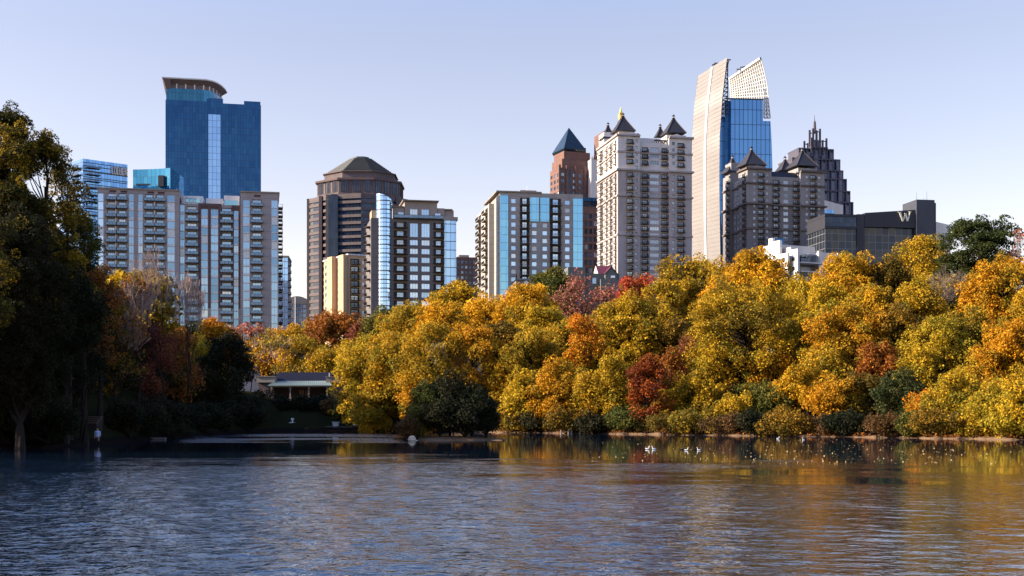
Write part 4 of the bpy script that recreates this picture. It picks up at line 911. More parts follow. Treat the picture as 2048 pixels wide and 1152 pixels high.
# ------------------------------------------------------------ ground and water
SH = [(-180, 7), (-150, 8), (-120, 12), (-100, 22), (-80, 40), (-60, 52), (-45, 58), (-35, 70), (-28, 84), (-21.8, 100), (-20, 103), (-18.5, 110), (-17, 125), (-15.5, 140), (-14, 158), (-12.5, 176), (-11.2, 203), (-10.3, 216),
      (-5.5, 222), (-4.3, 208), (0, 198), (4, 184), (8.5, 170), (15, 155), (17.5, 147), (21.8, 137), (30, 118), (45, 85), (60, 60), (80, 42), (100, 22), (120, 12), (150, 8), (180, 7)]
def shore(th):   # bearing in degrees -> distance of the water's edge (radial)
    d = np.interp(th, [p[0] for p in SH], [p[1] for p in SH])
    return d / np.cos(np.radians(np.clip(th, -25, 25))) + 0.9 * np.sin(th * 2.3) + 0.6 * np.sin(th * 6.1 + 1) + .35 * np.sin(th * 15)
RS = [-40, -6, -1, 0, .35, 1.2, 4, 10, 28, 60, 200, 600]; RZ = [-2.2, -.9, -.2, 0, .12, .22, .5, 1.4, 5.3, 7.5, 9, 9]
def ground(x, y):
    r = math.hypot(x, y); th = math.degrees(math.atan2(x, y)); e = r - float(shore(th))
    z = float(np.interp(e, RS, RZ))
    if e > 0: z += .12 * math.sin(x * .5 + y * .23) * min(e / 6, 1) * .6
    # small island under the evergreens
    ex, ey = (x + 7.0) / 6.0, (y - 138) / 3.4; q = ex * ex + ey * ey
    if q < 1.6: z = max(z, .4 * (1.2 - q))
    return z
TH = np.concatenate([np.arange(-180, -40, 2.5), np.arange(-40, 40, .22), np.arange(40, 180, 2.5)])
RR = sorted(set([-60, -40, -20, -6, -2.5, -1, -.4, 0, .2, .4, .8, 1.3, 2.2, 4, 6.5, 10, 15, 21, 28, 38, 50, 70, 100, 150, 250, 400, 700, 1200, 2500, 6000]))
mb = MB(); nT = len(TH)
mb.v.append((0, 0, -2.3))
for th in TH:
    s = float(shore(th)); a = math.radians(th)
    for k, e in enumerate(RR):
        r = max(s + e, .5 + .2 * k); x, y = math.sin(a) * r, math.cos(a) * r; mb.v.append((x, y, ground(x, y) + (random.Random(int(th * 50) + k).uniform(-.06, .06) if 0 < e < 4 else 0)))
nR = len(RR)
for i in range(nT):
    j = (i + 1) % nT; mb.f.append((0, 1 + j * nR, 1 + i * nR)); mb.m.append(0)
    for k in range(nR - 1):
        mb.f.append((1 + i * nR + k, 1 + j * nR + k, 1 + j * nR + k + 1, 1 + i * nR + k + 1)); mb.m.append(0)
m, nn, L, p = new_mat('park_ground'); tc = N(nn, 'ShaderNodeTexCoord'); n1 = N(nn, 'ShaderNodeTexNoise'); n1.inputs['Scale'].default_value = .3; n1.inputs['Detail'].default_value = 8
L.new(tc.outputs['Object'], n1.inputs[0]); sp = N(nn, 'ShaderNodeSeparateXYZ'); L.new(tc.outputs['Object'], sp.inputs[0])
c1 = mixc(nn, L, n1.outputs[0], (.009, .014, .004), (.022, .016, .008))
n2 = N(nn, 'ShaderNodeTexNoise'); n2.inputs['Scale'].default_value = 4; n2.inputs['Detail'].default_value = 6; L.new(tc.outputs['Object'], n2.inputs[0])
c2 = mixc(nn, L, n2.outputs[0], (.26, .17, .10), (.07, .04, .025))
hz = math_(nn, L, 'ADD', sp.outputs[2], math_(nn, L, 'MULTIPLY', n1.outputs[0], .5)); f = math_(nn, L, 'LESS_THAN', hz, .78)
c2 = mixc(nn, L, math_(nn, L, 'LESS_THAN', sp.outputs[0], -10.0), c2, (.012, .009, .007))  # left shore near black, the wood's shade put into the colour
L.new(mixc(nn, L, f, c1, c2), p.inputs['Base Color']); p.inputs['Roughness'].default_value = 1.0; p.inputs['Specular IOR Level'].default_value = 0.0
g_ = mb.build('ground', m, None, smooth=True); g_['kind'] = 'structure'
# island (rises through the lake surface)
mb = MB(); n = 40
for k, (q, z) in enumerate(((1.1, -.6), (.86, -.05), (.82, .1), (.66, .25), (.35, .38))):
    for i in range(n): a = 2 * math.pi * i / n; w_ = 1 + .10 * math.sin(3 * a) + .05 * math.sin(7 * a + 1); mb.v.append((-7.0 + 6.6 * q * w_ * math.cos(a), 138 + 3.6 * q * w_ * math.sin(a), z))
for k in range(4):
    for i in range(n): j = (i + 1) % n; mb.f.append((k * n + i, k * n + j, (k + 1) * n + j, (k + 1) * n + i)); mb.m.append(0)
mb.f.append(tuple(4 * n + i for i in range(n))); mb.m.append(0)
mb.build('island', m, None)['kind'] = 'structure'

# water: one sheet, real waves where the lake is seen close by
def vnoise(x, y, seed=0):
    xi = np.floor(x).astype(np.int64); yi = np.floor(y).astype(np.int64); fx = x - xi; fy = y - yi; fx = fx * fx * (3 - 2 * fx); fy = fy * fy * (3 - 2 * fy)
    def h(i, j):
        n = (i * 374761393 + j * 668265263 + seed * 974711) & 0xffffffff; n = ((n ^ (n >> 13)) * 1274126177) & 0xffffffff; return ((n ^ (n >> 16)) & 0xffff) / 65535.0
    return (h(xi, yi) * (1 - fx) + h(xi + 1, yi) * fx) * (1 - fy) + (h(xi, yi + 1) * (1 - fx) + h(xi + 1, yi + 1) * fx) * fy
def fbm(x, y, seed=0, o=4): return sum(vnoise(x * 2 ** k, y * 2 ** k, seed + k) * .5 ** k for k in range(o)) / (2 - .5 ** (o - 1))
def sstep(a, b, x): t = np.clip((x - a) / (b - a), 0, 1); return t * t * (3 - 2 * t)
y0_, y1_, NY, NX = 11.0, 235.0, 1180, 520
ys = y0_ * (y1_ / y0_) ** (np.arange(NY) / (NY - 1)); ss = np.linspace(-.52, .52, NX)
GX = ss[None, :] * ys[:, None]; GY = np.repeat(ys[:, None], NX, 1)
wob_ = (fbm(GX * .09, GY * .10, 3) - .5) * 72 + (fbm(GX * .25, GY * .8, 9) - .5) * 30
edge = 68 - np.clip(GX + 2, 0, 40) * .75
rough = 1 - sstep(-9, 13, GY + wob_ - edge)
rough = np.maximum(rough, .75 * sstep(.62, .72, fbm(GX * .10, GY * .55, 21)) * (1 - sstep(0, 14, GY + wob_ * .5 - edge - 8)))
sx_ = GX / GY
far = sstep(-.272, -.245, sx_ + wob_ * .0003) * (1 - sstep(-.12, -.06, sx_)) * sstep(118, 126, GY + wob_ * .25) * (1 - sstep(172, 190, GY))
rough = np.maximum(rough, 2.4 * far * sstep(.30, .5, fbm(GX * .05, GY * .12, 31)))
gl_ = sstep(.180, .195, sx_) * (1 - sstep(.232, .245, sx_)) * sstep(70, 71.5, GY + wob_ * .06) * (1 - sstep(73, 74.5, GY + wob_ * .06)); rough = np.maximum(rough, 1.5 * gl_)
rough = rough * (1 - .68 * sstep(.02, .30, sx_))
rough = np.maximum(rough * (.72 + .5 * fbm(GX * .12, GY * .3, 41)), .02)
rng = np.random.default_rng(77); H_ = np.zeros_like(GX); dyr = ys * (math.log(y1_ / y0_) / (NY - 1)); dxr = ys * (1.04 / (NX - 1))
for k in range(90):
    lam = .17 * (1.9 / .17) ** rng.random(); th = rng.normal(0, .85) + .25; kx, ky = math.sin(th) * 2 * math.pi / lam, math.cos(th) * 2 * math.pi / lam
    fade = np.clip((lam / np.maximum(dyr / max(abs(math.cos(th)), .2), dxr / max(abs(math.sin(th)), .2)) - 2.2) / 2.5, 0, 1)[:, None]
    ph = (vnoise(GX * .35, GY * .35, 100 + k) * 5.0)
    H_ += .0027 * lam ** .9 * fade * np.sin(kx * GX + ky * GY + ph + rng.random() * 6.28)
env = sstep(-.52, -.50, sx_) * (1 - sstep(.50, .52, sx_)) * sstep(11, 12, GY) * (1 - sstep(225, 235, GY))
H_ = H_ * np.minimum(rough, 1) * env
V = np.stack([GX, GY, H_], -1).reshape(-1, 3).astype(np.float32)
ii = (np.arange(NY - 1)[:, None] * NX + np.arange(NX - 1)[None, :]).ravel(); Q = np.stack([ii, ii + 1, ii + NX + 1, ii + NX], 1)
V2 = np.array([(-400, y0_, 0), (-400, y1_, 0), (400, y0_, 0), (400, y1_, 0), (-400, -30, 0), (400, -30, 0), (-400, 300, 0), (400, 300, 0)], np.float32); o = len(V)
a0, a1, b0, b1 = 0, NX - 1, (NY - 1) * NX, NY * NX - 1
Q2 = np.array([(o, a0, b0, o + 1), (a1, o + 2, o + 3, b1), (o + 4, o + 5, o + 2, o), (o + 1, o + 3, o + 7, o + 6)])
me = bpy.data.meshes.new('water'); V = np.concatenate([V, V2]); Q = np.concatenate([Q, Q2]); nQ = len(Q)
me.vertices.add(len(V)); me.vertices.foreach_set('co', V.ravel()); me.loops.add(nQ * 4); me.loops.foreach_set('vertex_index', Q.astype(np.int32).ravel())
me.polygons.add(nQ); me.polygons.foreach_set('loop_start', np.arange(0, nQ * 4, 4, dtype=np.int32)); me.update(calc_edges=True); me.polygons.foreach_set('use_smooth', np.ones(nQ, bool))
ra = me.attributes.new('ruffle', 'FLOAT', 'POINT'); ra.data.foreach_set('value', np.concatenate([rough.ravel(), np.full(8, .05)]).astype(np.float32))
m, nn, L, p = new_mat('lake_water'); tc = N(nn, 'ShaderNodeTexCoord'); P_ = tc.outputs['Object']
def noise(scale, det, sx=1, sy=1, rot=0, dist=0.0):
    mp = N(nn, 'ShaderNodeMapping'); mp.inputs['Scale'].default_value = (sx, sy, 1); mp.inputs['Rotation'].default_value = (0, 0, rot); L.new(P_, mp.inputs[0])
    t = N(nn, 'ShaderNodeTexNoise'); t.inputs['Scale'].default_value = scale; t.inputs['Detail'].default_value = det; t.inputs['Distortion'].default_value = dist
    L.new(mp.outputs[0], t.inputs[0]); return t.outputs[0]
rf_ = N(nn, 'ShaderNodeAttribute'); rf_.attribute_name = 'ruffle'
wv = math_(nn, L, 'ADD', noise(2.4, 2, .8, 1.1, .12, .3), math_(nn, L, 'MULTIPLY', noise(6.5, 2, .8, 1.1, -.2, .2), .35))
bp = N(nn, 'ShaderNodeBump'); bp.inputs['Distance'].default_value = .075; L.new(wv, bp.inputs['Height']); L.new(rf_.outputs['Fac'], bp.inputs['Strength'])
L.new(bp.outputs[0], p.inputs['Normal'])
p.inputs['Base Color'].default_value = (.004, .011, .024, 1); p.inputs['Roughness'].default_value = .03; p.inputs['IOR'].default_value = 1.58; p.inputs['Specular IOR Level'].default_value = .6
me.materials.append(m); link('water', me)['kind'] = 'structure'

# ------------------------------------------------------------ trees
def np_mesh(name, V, Q, col=None, mat=None):
    """V (n,3) float, Q (m,4) int quads, col (m,3) per-face leaf colour"""
    me = bpy.data.meshes.new(name); nV, nQ = len(V), len(Q)
    me.vertices.add(nV); me.vertices.foreach_set('co', np.ascontiguousarray(V, np.float32).ravel())
    me.loops.add(nQ * 4); me.loops.foreach_set('vertex_index', np.ascontiguousarray(Q, np.int32).ravel())
    me.polygons.add(nQ); me.polygons.foreach_set('loop_start', np.arange(0, nQ * 4, 4, dtype=np.int32))
    me.update(calc_edges=True)
    if col is not None:
        a = me.attributes.new('leaf', 'FLOAT_COLOR', 'FACE'); c4 = np.ones((nQ, 4), np.float32); c4[:, :3] = col; a.data.foreach_set('color', c4.ravel())
    if mat: me.materials.append(mat)
    return me
m, nn, L, p = new_mat('leaves'); at_ = N(nn, 'ShaderNodeAttribute'); at_.attribute_name = 'leaf'
tr = N(nn, 'ShaderNodeBsdfTranslucent'); mx = N(nn, 'ShaderNodeMixShader'); mx.inputs[0].default_value = .33
L.new(at_.outputs['Color'], p.inputs['Base Color']); L.new(at_.outputs['Color'], tr.inputs[0]); p.inputs['Roughness'].default_value = .7; p.inputs['Specular IOR Level'].default_value = .12
L.new(p.outputs[0], mx.inputs[1]); L.new(tr.outputs[0], mx.inputs[2]); L.new(mx.outputs[0], nn['Material Output'].inputs[0]); LEAF = m
BARK = wall_mat('bark', (.028, .020, .016), (.014, .010, .008), scale=1.5); TWIG = wall_mat('pale_twigs', (.38, .29, .25), (.25, .17, .14), scale=1.0)
PAL = {
 'gold': [(.66, .42, .015), (.58, .33, .012), (.45, .34, .02), (.34, .26, .02)],
 'bright': [(.84, .54, .02), (.78, .46, .015), (.62, .32, .012), (.46, .32, .015)],
 'amber': [(.68, .38, .015), (.60, .28, .01), (.42, .28, .015)],
 'lemon': [(.64, .45, .02), (.44, .35, .02), (.70, .45, .015), (.30, .26, .02)],
 'olive': [(.58, .40, .015), (.36, .27, .016), (.64, .42, .015), (.18, .15, .016)],
 'lime': [(.38, .33, .02), (.54, .41, .02), (.20, .20, .016), (.60, .42, .018)],
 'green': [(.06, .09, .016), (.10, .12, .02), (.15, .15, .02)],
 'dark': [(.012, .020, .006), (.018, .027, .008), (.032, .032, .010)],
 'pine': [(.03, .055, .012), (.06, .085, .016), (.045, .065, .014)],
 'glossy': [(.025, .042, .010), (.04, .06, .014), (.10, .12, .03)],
 'orange': [(.66, .26, .012), (.58, .18, .012), (.58, .32, .015)],
 'rust': [(.32, .12, .018), (.40, .17, .018), (.22, .09, .018)],
 'red': [(.38, .075, .014), (.28, .045, .012), (.50, .15, .015), (.18, .045, .012)],
 'crimson': [(.44, .06, .035), (.36, .04, .03), (.50, .13, .03)],
 'pink': [(.44, .17, .09), (.40, .13, .06), (.34, .17, .10)],
 'wine': [(.16, .03, .03), (.20, .06, .03), (.24, .10, .03)],
 'brown': [(.13, .075, .022), (.18, .11, .025), (.08, .05, .018)],
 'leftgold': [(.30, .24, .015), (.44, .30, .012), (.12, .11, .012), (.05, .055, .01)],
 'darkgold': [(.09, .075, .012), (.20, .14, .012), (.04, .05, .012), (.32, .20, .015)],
}
NL = 0
def leaf_cloud(rng, cen, rad, cnt, flat, L_, pal, seedoff=0, up=.55):
    """leaves on many small puffs: cen (n,3), rad (n,), cnt leaves each; returns verts, faces, colours"""
    n = len(cen); cnt = np.maximum(3, cnt.astype(int)); idx = np.repeat(np.arange(n), cnt); k = len(idx)
    d = rng.normal(size=(k, 3)); d /= np.linalg.norm(d, axis=1)[:, None]
    d[:, 2] = np.where(rng.random(k) < .35, np.abs(d[:, 2]), d[:, 2])
    r = rng.uniform(.45, 1.08, k) ** .6 * rad[idx]
    az = rng.uniform(0, 6.28, n)[idx]; pos = d * r[:, None] * np.array([1, 1, flat])
    st = rng.uniform(.8, 1.35, n)[idx] - 1; al = pos[:, 0] * np.cos(az) + pos[:, 1] * np.sin(az); pos[:, 0] += al * st * np.cos(az); pos[:, 1] += al * st * np.sin(az); pos[:, 2] -= .25 * np.abs(al) * (1 + st) - .1
    pos = pos + cen[idx]
    nrm = d * .6 + rng.normal(size=(k, 3)) * .75 + np.array([0, 0, up * .7]); nrm /= np.linalg.norm(nrm, axis=1)[:, None]
    a = np.cross(nrm, rng.normal(size=(k, 3))); a /= np.linalg.norm(a, axis=1)[:, None]; b_ = np.cross(nrm, a)
    s = L_ * rng.uniform(.65, 1.35, k); a *= s[:, None]; b_ *= (s * rng.uniform(.5, .75, k))[:, None]
    V = np.empty((k, 4, 3)); V[:, 0] = pos - a; V[:, 1] = pos - b_ + a * .1; V[:, 2] = pos + a; V[:, 3] = pos + b_ + a * .1
    pal = np.array(pal); ph = rng.uniform(0, 6.28, 6)
    t = (np.sin(cen[:, 0] * .55 + ph[0]) + np.sin(cen[:, 1] * .6 + ph[1]) + np.sin(cen[:, 2] * .7 + ph[2]) + rng.normal(size=n) * 1.25)
    pi = np.clip(((t + 3) / 6 * len(pal)), 0, len(pal) - 1e-3)[idx] + rng.normal(size=k) * .7; pi = np.clip(pi, 0, len(pal) - 1)
    gr = (rng.random(n) < .11)[idx] if pal.mean() > .14 else None
    lo = np.floor(pi).astype(int); hi = np.minimum(lo + 1, len(pal) - 1); f = (pi - lo)[:, None]
    col = (pal[lo] * (1 - f) + pal[hi] * f) * rng.uniform(.48, 1.22, k)[:, None] * np.array([1.0, .86, 1.0])
    if gr is not None: col[gr] = col[gr] * .35 + np.array([.13, .125, .012]) * rng.uniform(.5, 1.1, gr.sum())[:, None]
    return V.reshape(-1, 3), np.arange(k * 4).reshape(-1, 4), np.clip(col, 0, .9)

def trunk_mesh(rng, zb, H, R, lobes, tr, puffs, lean=(0, 0)):
    mb = MB(); pts = []; nS = 7; top = H * .82
    for i in range(nS):
        t = i / (nS - 1); pts.append((lean[0] * t * t + rng.normal() * .12 * R * .2 * t, lean[1] * t * t + rng.normal() * .1 * t, -0.6 + (top + .6) * t))
    rad = [tr * (1.35 if i == 0 else 1) * (1 - .82 * i / (nS - 1)) for i in range(nS)]
    mb.loft(pts, rad, 7)
    for (c, r) in lobes:
        t = min(.92, max(.18, (c[2] - r * 1.1) / top)); k = t * (nS - 1); i = min(int(k), nS - 2); a = Vector(pts[i]).lerp(Vector(pts[i + 1]), k - i)
        q = Vector(c); mid = a.lerp(q, .5) + Vector((rng.normal() * .3, rng.normal() * .3, .05 * (q - a).length)); r0 = tr * (1 - .8 * t) * .62
        mb.tube(a, mid, r0, r0 * .62, 5); mb.tube(mid, q, r0 * .62, r0 * .3, 4)
        near = [x for x in puffs if (Vector(x) - q).length < r * 1.3]
        for x in near[::3]:
            s = mid.lerp(q, rng.uniform(.2, 1)); e = Vector(x); mm = s.lerp(e, .5) + Vector((0, 0, .12 * (e - s).length)); mb.tube(s, mm, r0 * .24, r0 * .16, 3); mb.tube(mm, e, r0 * .16, .025, 3)
    return mb.mesh('trunk', BARK)

TREES = []
def tree(px, top, bot, hw, Y, pal, label, name='autumn_tree', group='autumn trees on the far bank', flat=.95, dens=1.0, seed=None, shape='round', puff=None, ls=None, lean=(0, 0), limbs=True, low=2.0):
    """crown spans columns px-hw..px+hw and rows top..bot of the photo at distance Y; the trunk reaches the ground"""
    global NL
    seed = seed if seed is not None else int(px * 13 + top * 7 + Y); rng = np.random.default_rng(abs(seed))
    x = (px - 1024) / F * Y; gz = ground(x, Y); zt = CZ + (HY - top) / F * Y - gz; zb = CZ + (HY - bot) / F * Y - gz; R = hw * (1.2 if hw > 30 else 1.0) / F * Y
    zb = max(zb - low, .15); H = zt; zt = zt - min(.8, .12 * (zt - zb)); hh = (zt - zb) / 2; zc = (zt + zb) / 2
    dist = max(Y, 60); L_ = (ls or .00084) * dist * 1.0
    pr = puff or max(.45, min(1.05, .0045 * dist))
    # lobes: big boughs that give the crown its uneven outline
    nl = int(max(10, min(64, 9 + R * hh / 1.05))); lobes = []
    for i in range(nl):
        u = rng.uniform(-1, 1); ph = rng.uniform(0, 2 * math.pi)
        if shape == 'round': wr = math.sqrt(max(0, 1 - abs(u) ** 2.4))
        elif shape == 'cone': wr = (1 - (u + 1) / 2) * .95 + .08
        elif shape == 'umbrella': wr = math.sqrt(max(0, 1 - max(u, -.4 * u) ** 2)); 
        else: wr = math.sqrt(max(0, 1 - u * u)) * .6 + .35
        rl = min(R * rng.uniform(.2, .42) * (1 if R > 3 else 1.2), rng.uniform(1.3, 2.7)); q = rng.uniform(.35, 1.12) ** .5
        lx, ly = math.cos(ph) * wr * (R - rl) * q, math.sin(ph) * wr * (R - rl) * q * .9
        lz = zc + u * (hh - rl * .75)
        lobes.append(((lx + lean[0] * lz / H, ly + lean[1], lz), rl))
    rt = min(R * .32, 2.4)
    for k in range(3): lobes.append(((lean[0] + (k - 1) * R * .28 * rng.uniform(.6, 1.2), 0, zt - rt - abs(k - 1) * rng.uniform(.3, 1.6)), rt))
    cen = []; rad = []
    for (c, r) in lobes:
        k = int(max(5, (r / pr) ** 2 * 2.1 * dens))
        d = rng.normal(size=(k, 3)); d /= np.linalg.norm(d, axis=1)[:, None]; d[:, 2] = np.where(d[:, 2] < -.35, -d[:, 2], d[:, 2])
        rr = np.where(rng.random(k) < .18, rng.uniform(1.0, 1.45, k), rng.uniform(.5, 1.02, k)) * r
        pc = np.array(c) + d * rr[:, None] * np.array([.97, .97, 1.15]); cen.append(pc); rad.append(rng.uniform(.45, 1.45, k) * pr)
    cen = np.concatenate(cen); rad = np.concatenate(rad); ok = (cen[:, 2] > .4); cen = cen[ok]; rad = rad[ok]
    cnt = (rad / L_) ** 2 * 2.9 * dens
    V, Q, col = leaf_cloud(rng, cen, rad, cnt, flat, L_, PAL[pal] if isinstance(pal, str) else pal)
    # keep the crown inside its outline
    root = empty(name, (x, Y, gz)); tag(root, label, 'tree', group)
    link('crown', np_mesh('crown', V, Q, col, LEAF), root)
    tr_ = max(.16, min(.5, H * .017 + R * .012))
    link('trunk', trunk_mesh(rng, zb, H, R, lobes if limbs else lobes[:4], tr_, [tuple(c) for c in (cen if limbs else cen[::4])], (lean[0] * .6, lean[1])), root)
    NL += len(Q); TREES.append(root); return root

def bare_tree(px, top, hw, Y, label, name='bare_tree', group='bare trees with grey twigs', leaf=None, leafn=0, seed=0, mat=None, depth=6, tw=1.0):
    rng = random.Random(seed + int(px)); x = (px - 1024) / F * Y; gz = ground(x, Y); H = CZ + (HY - top) / F * Y - gz; R = hw / F * Y
    mb = MB(); tips = []; asp = max(.25, R / (H * .5))
    def grow(p, d, l, r, k):
        seg = 2 if k > 3 else 1; q = p
        for i in range(seg):
            d = (d + Vector((rng.gauss(0, .10), rng.gauss(0, .10), rng.gauss(.03, .05)))).normalized(); e = q + d * (l / seg)
            mb.tube(q, e, max(r, .022) * (1 - .3 * i / seg), max(r, .022) * (1 - .3 * (i + 1) / seg), 5 if k > 4 else 3, 0 if k > 3 else 1); q = e
        if k == 0: tips.append(q); return
        nb = rng.choice((2, 3, 3)) if k > 1 else 3
        for i in range(nb):
            az = rng.uniform(0, 6.28); sp_ = rng.uniform(.25, .62) * (1 + asp * .35)
            ax = Vector((math.cos(az), math.sin(az), 0)); nd = (d * math.cos(sp_) + ax * math.sin(sp_) * min(1.2, .5 + asp * .6) + Vector((0, 0, .16))).normalized()
            grow(q, nd, l * rng.uniform(.66, .86), r * .62, k - 1)
    grow(Vector((0, 0, -.5)), Vector((rng.gauss(0, .04), 0, 1)), H * .27, max(.1, H * .011), depth)
    mz = max(v[2] for v in mb.v); mxx = max(abs(v[0]) for v in mb.v); sz = H / mz; sx = min(1.6, R / mxx * 1.15) if mxx > 0 else 1
    mb.v = [(v[0] * sx, v[1] * sx, v[2] * sz) for v in mb.v]
    root = empty(name, (x, Y, gz)); tag(root, label, 'tree', group)
    mb.build('trunk', [BARK, mat or TWIG], root)
    if leaf:
        nr = np.random.default_rng(seed + 5); T = np.array([(t.x * sx, t.y * sx, t.z * sz) for t in tips]); T = T[nr.random(len(T)) < leafn]
        if len(T):
            V, Q, col = leaf_cloud(nr, T, np.full(len(T), .5), np.full(len(T), 7.0), 1.0, .0011 * max(Y, 60), PAL[leaf]); link('crown', np_mesh('crown', V, Q, col, LEAF), root)
    return root
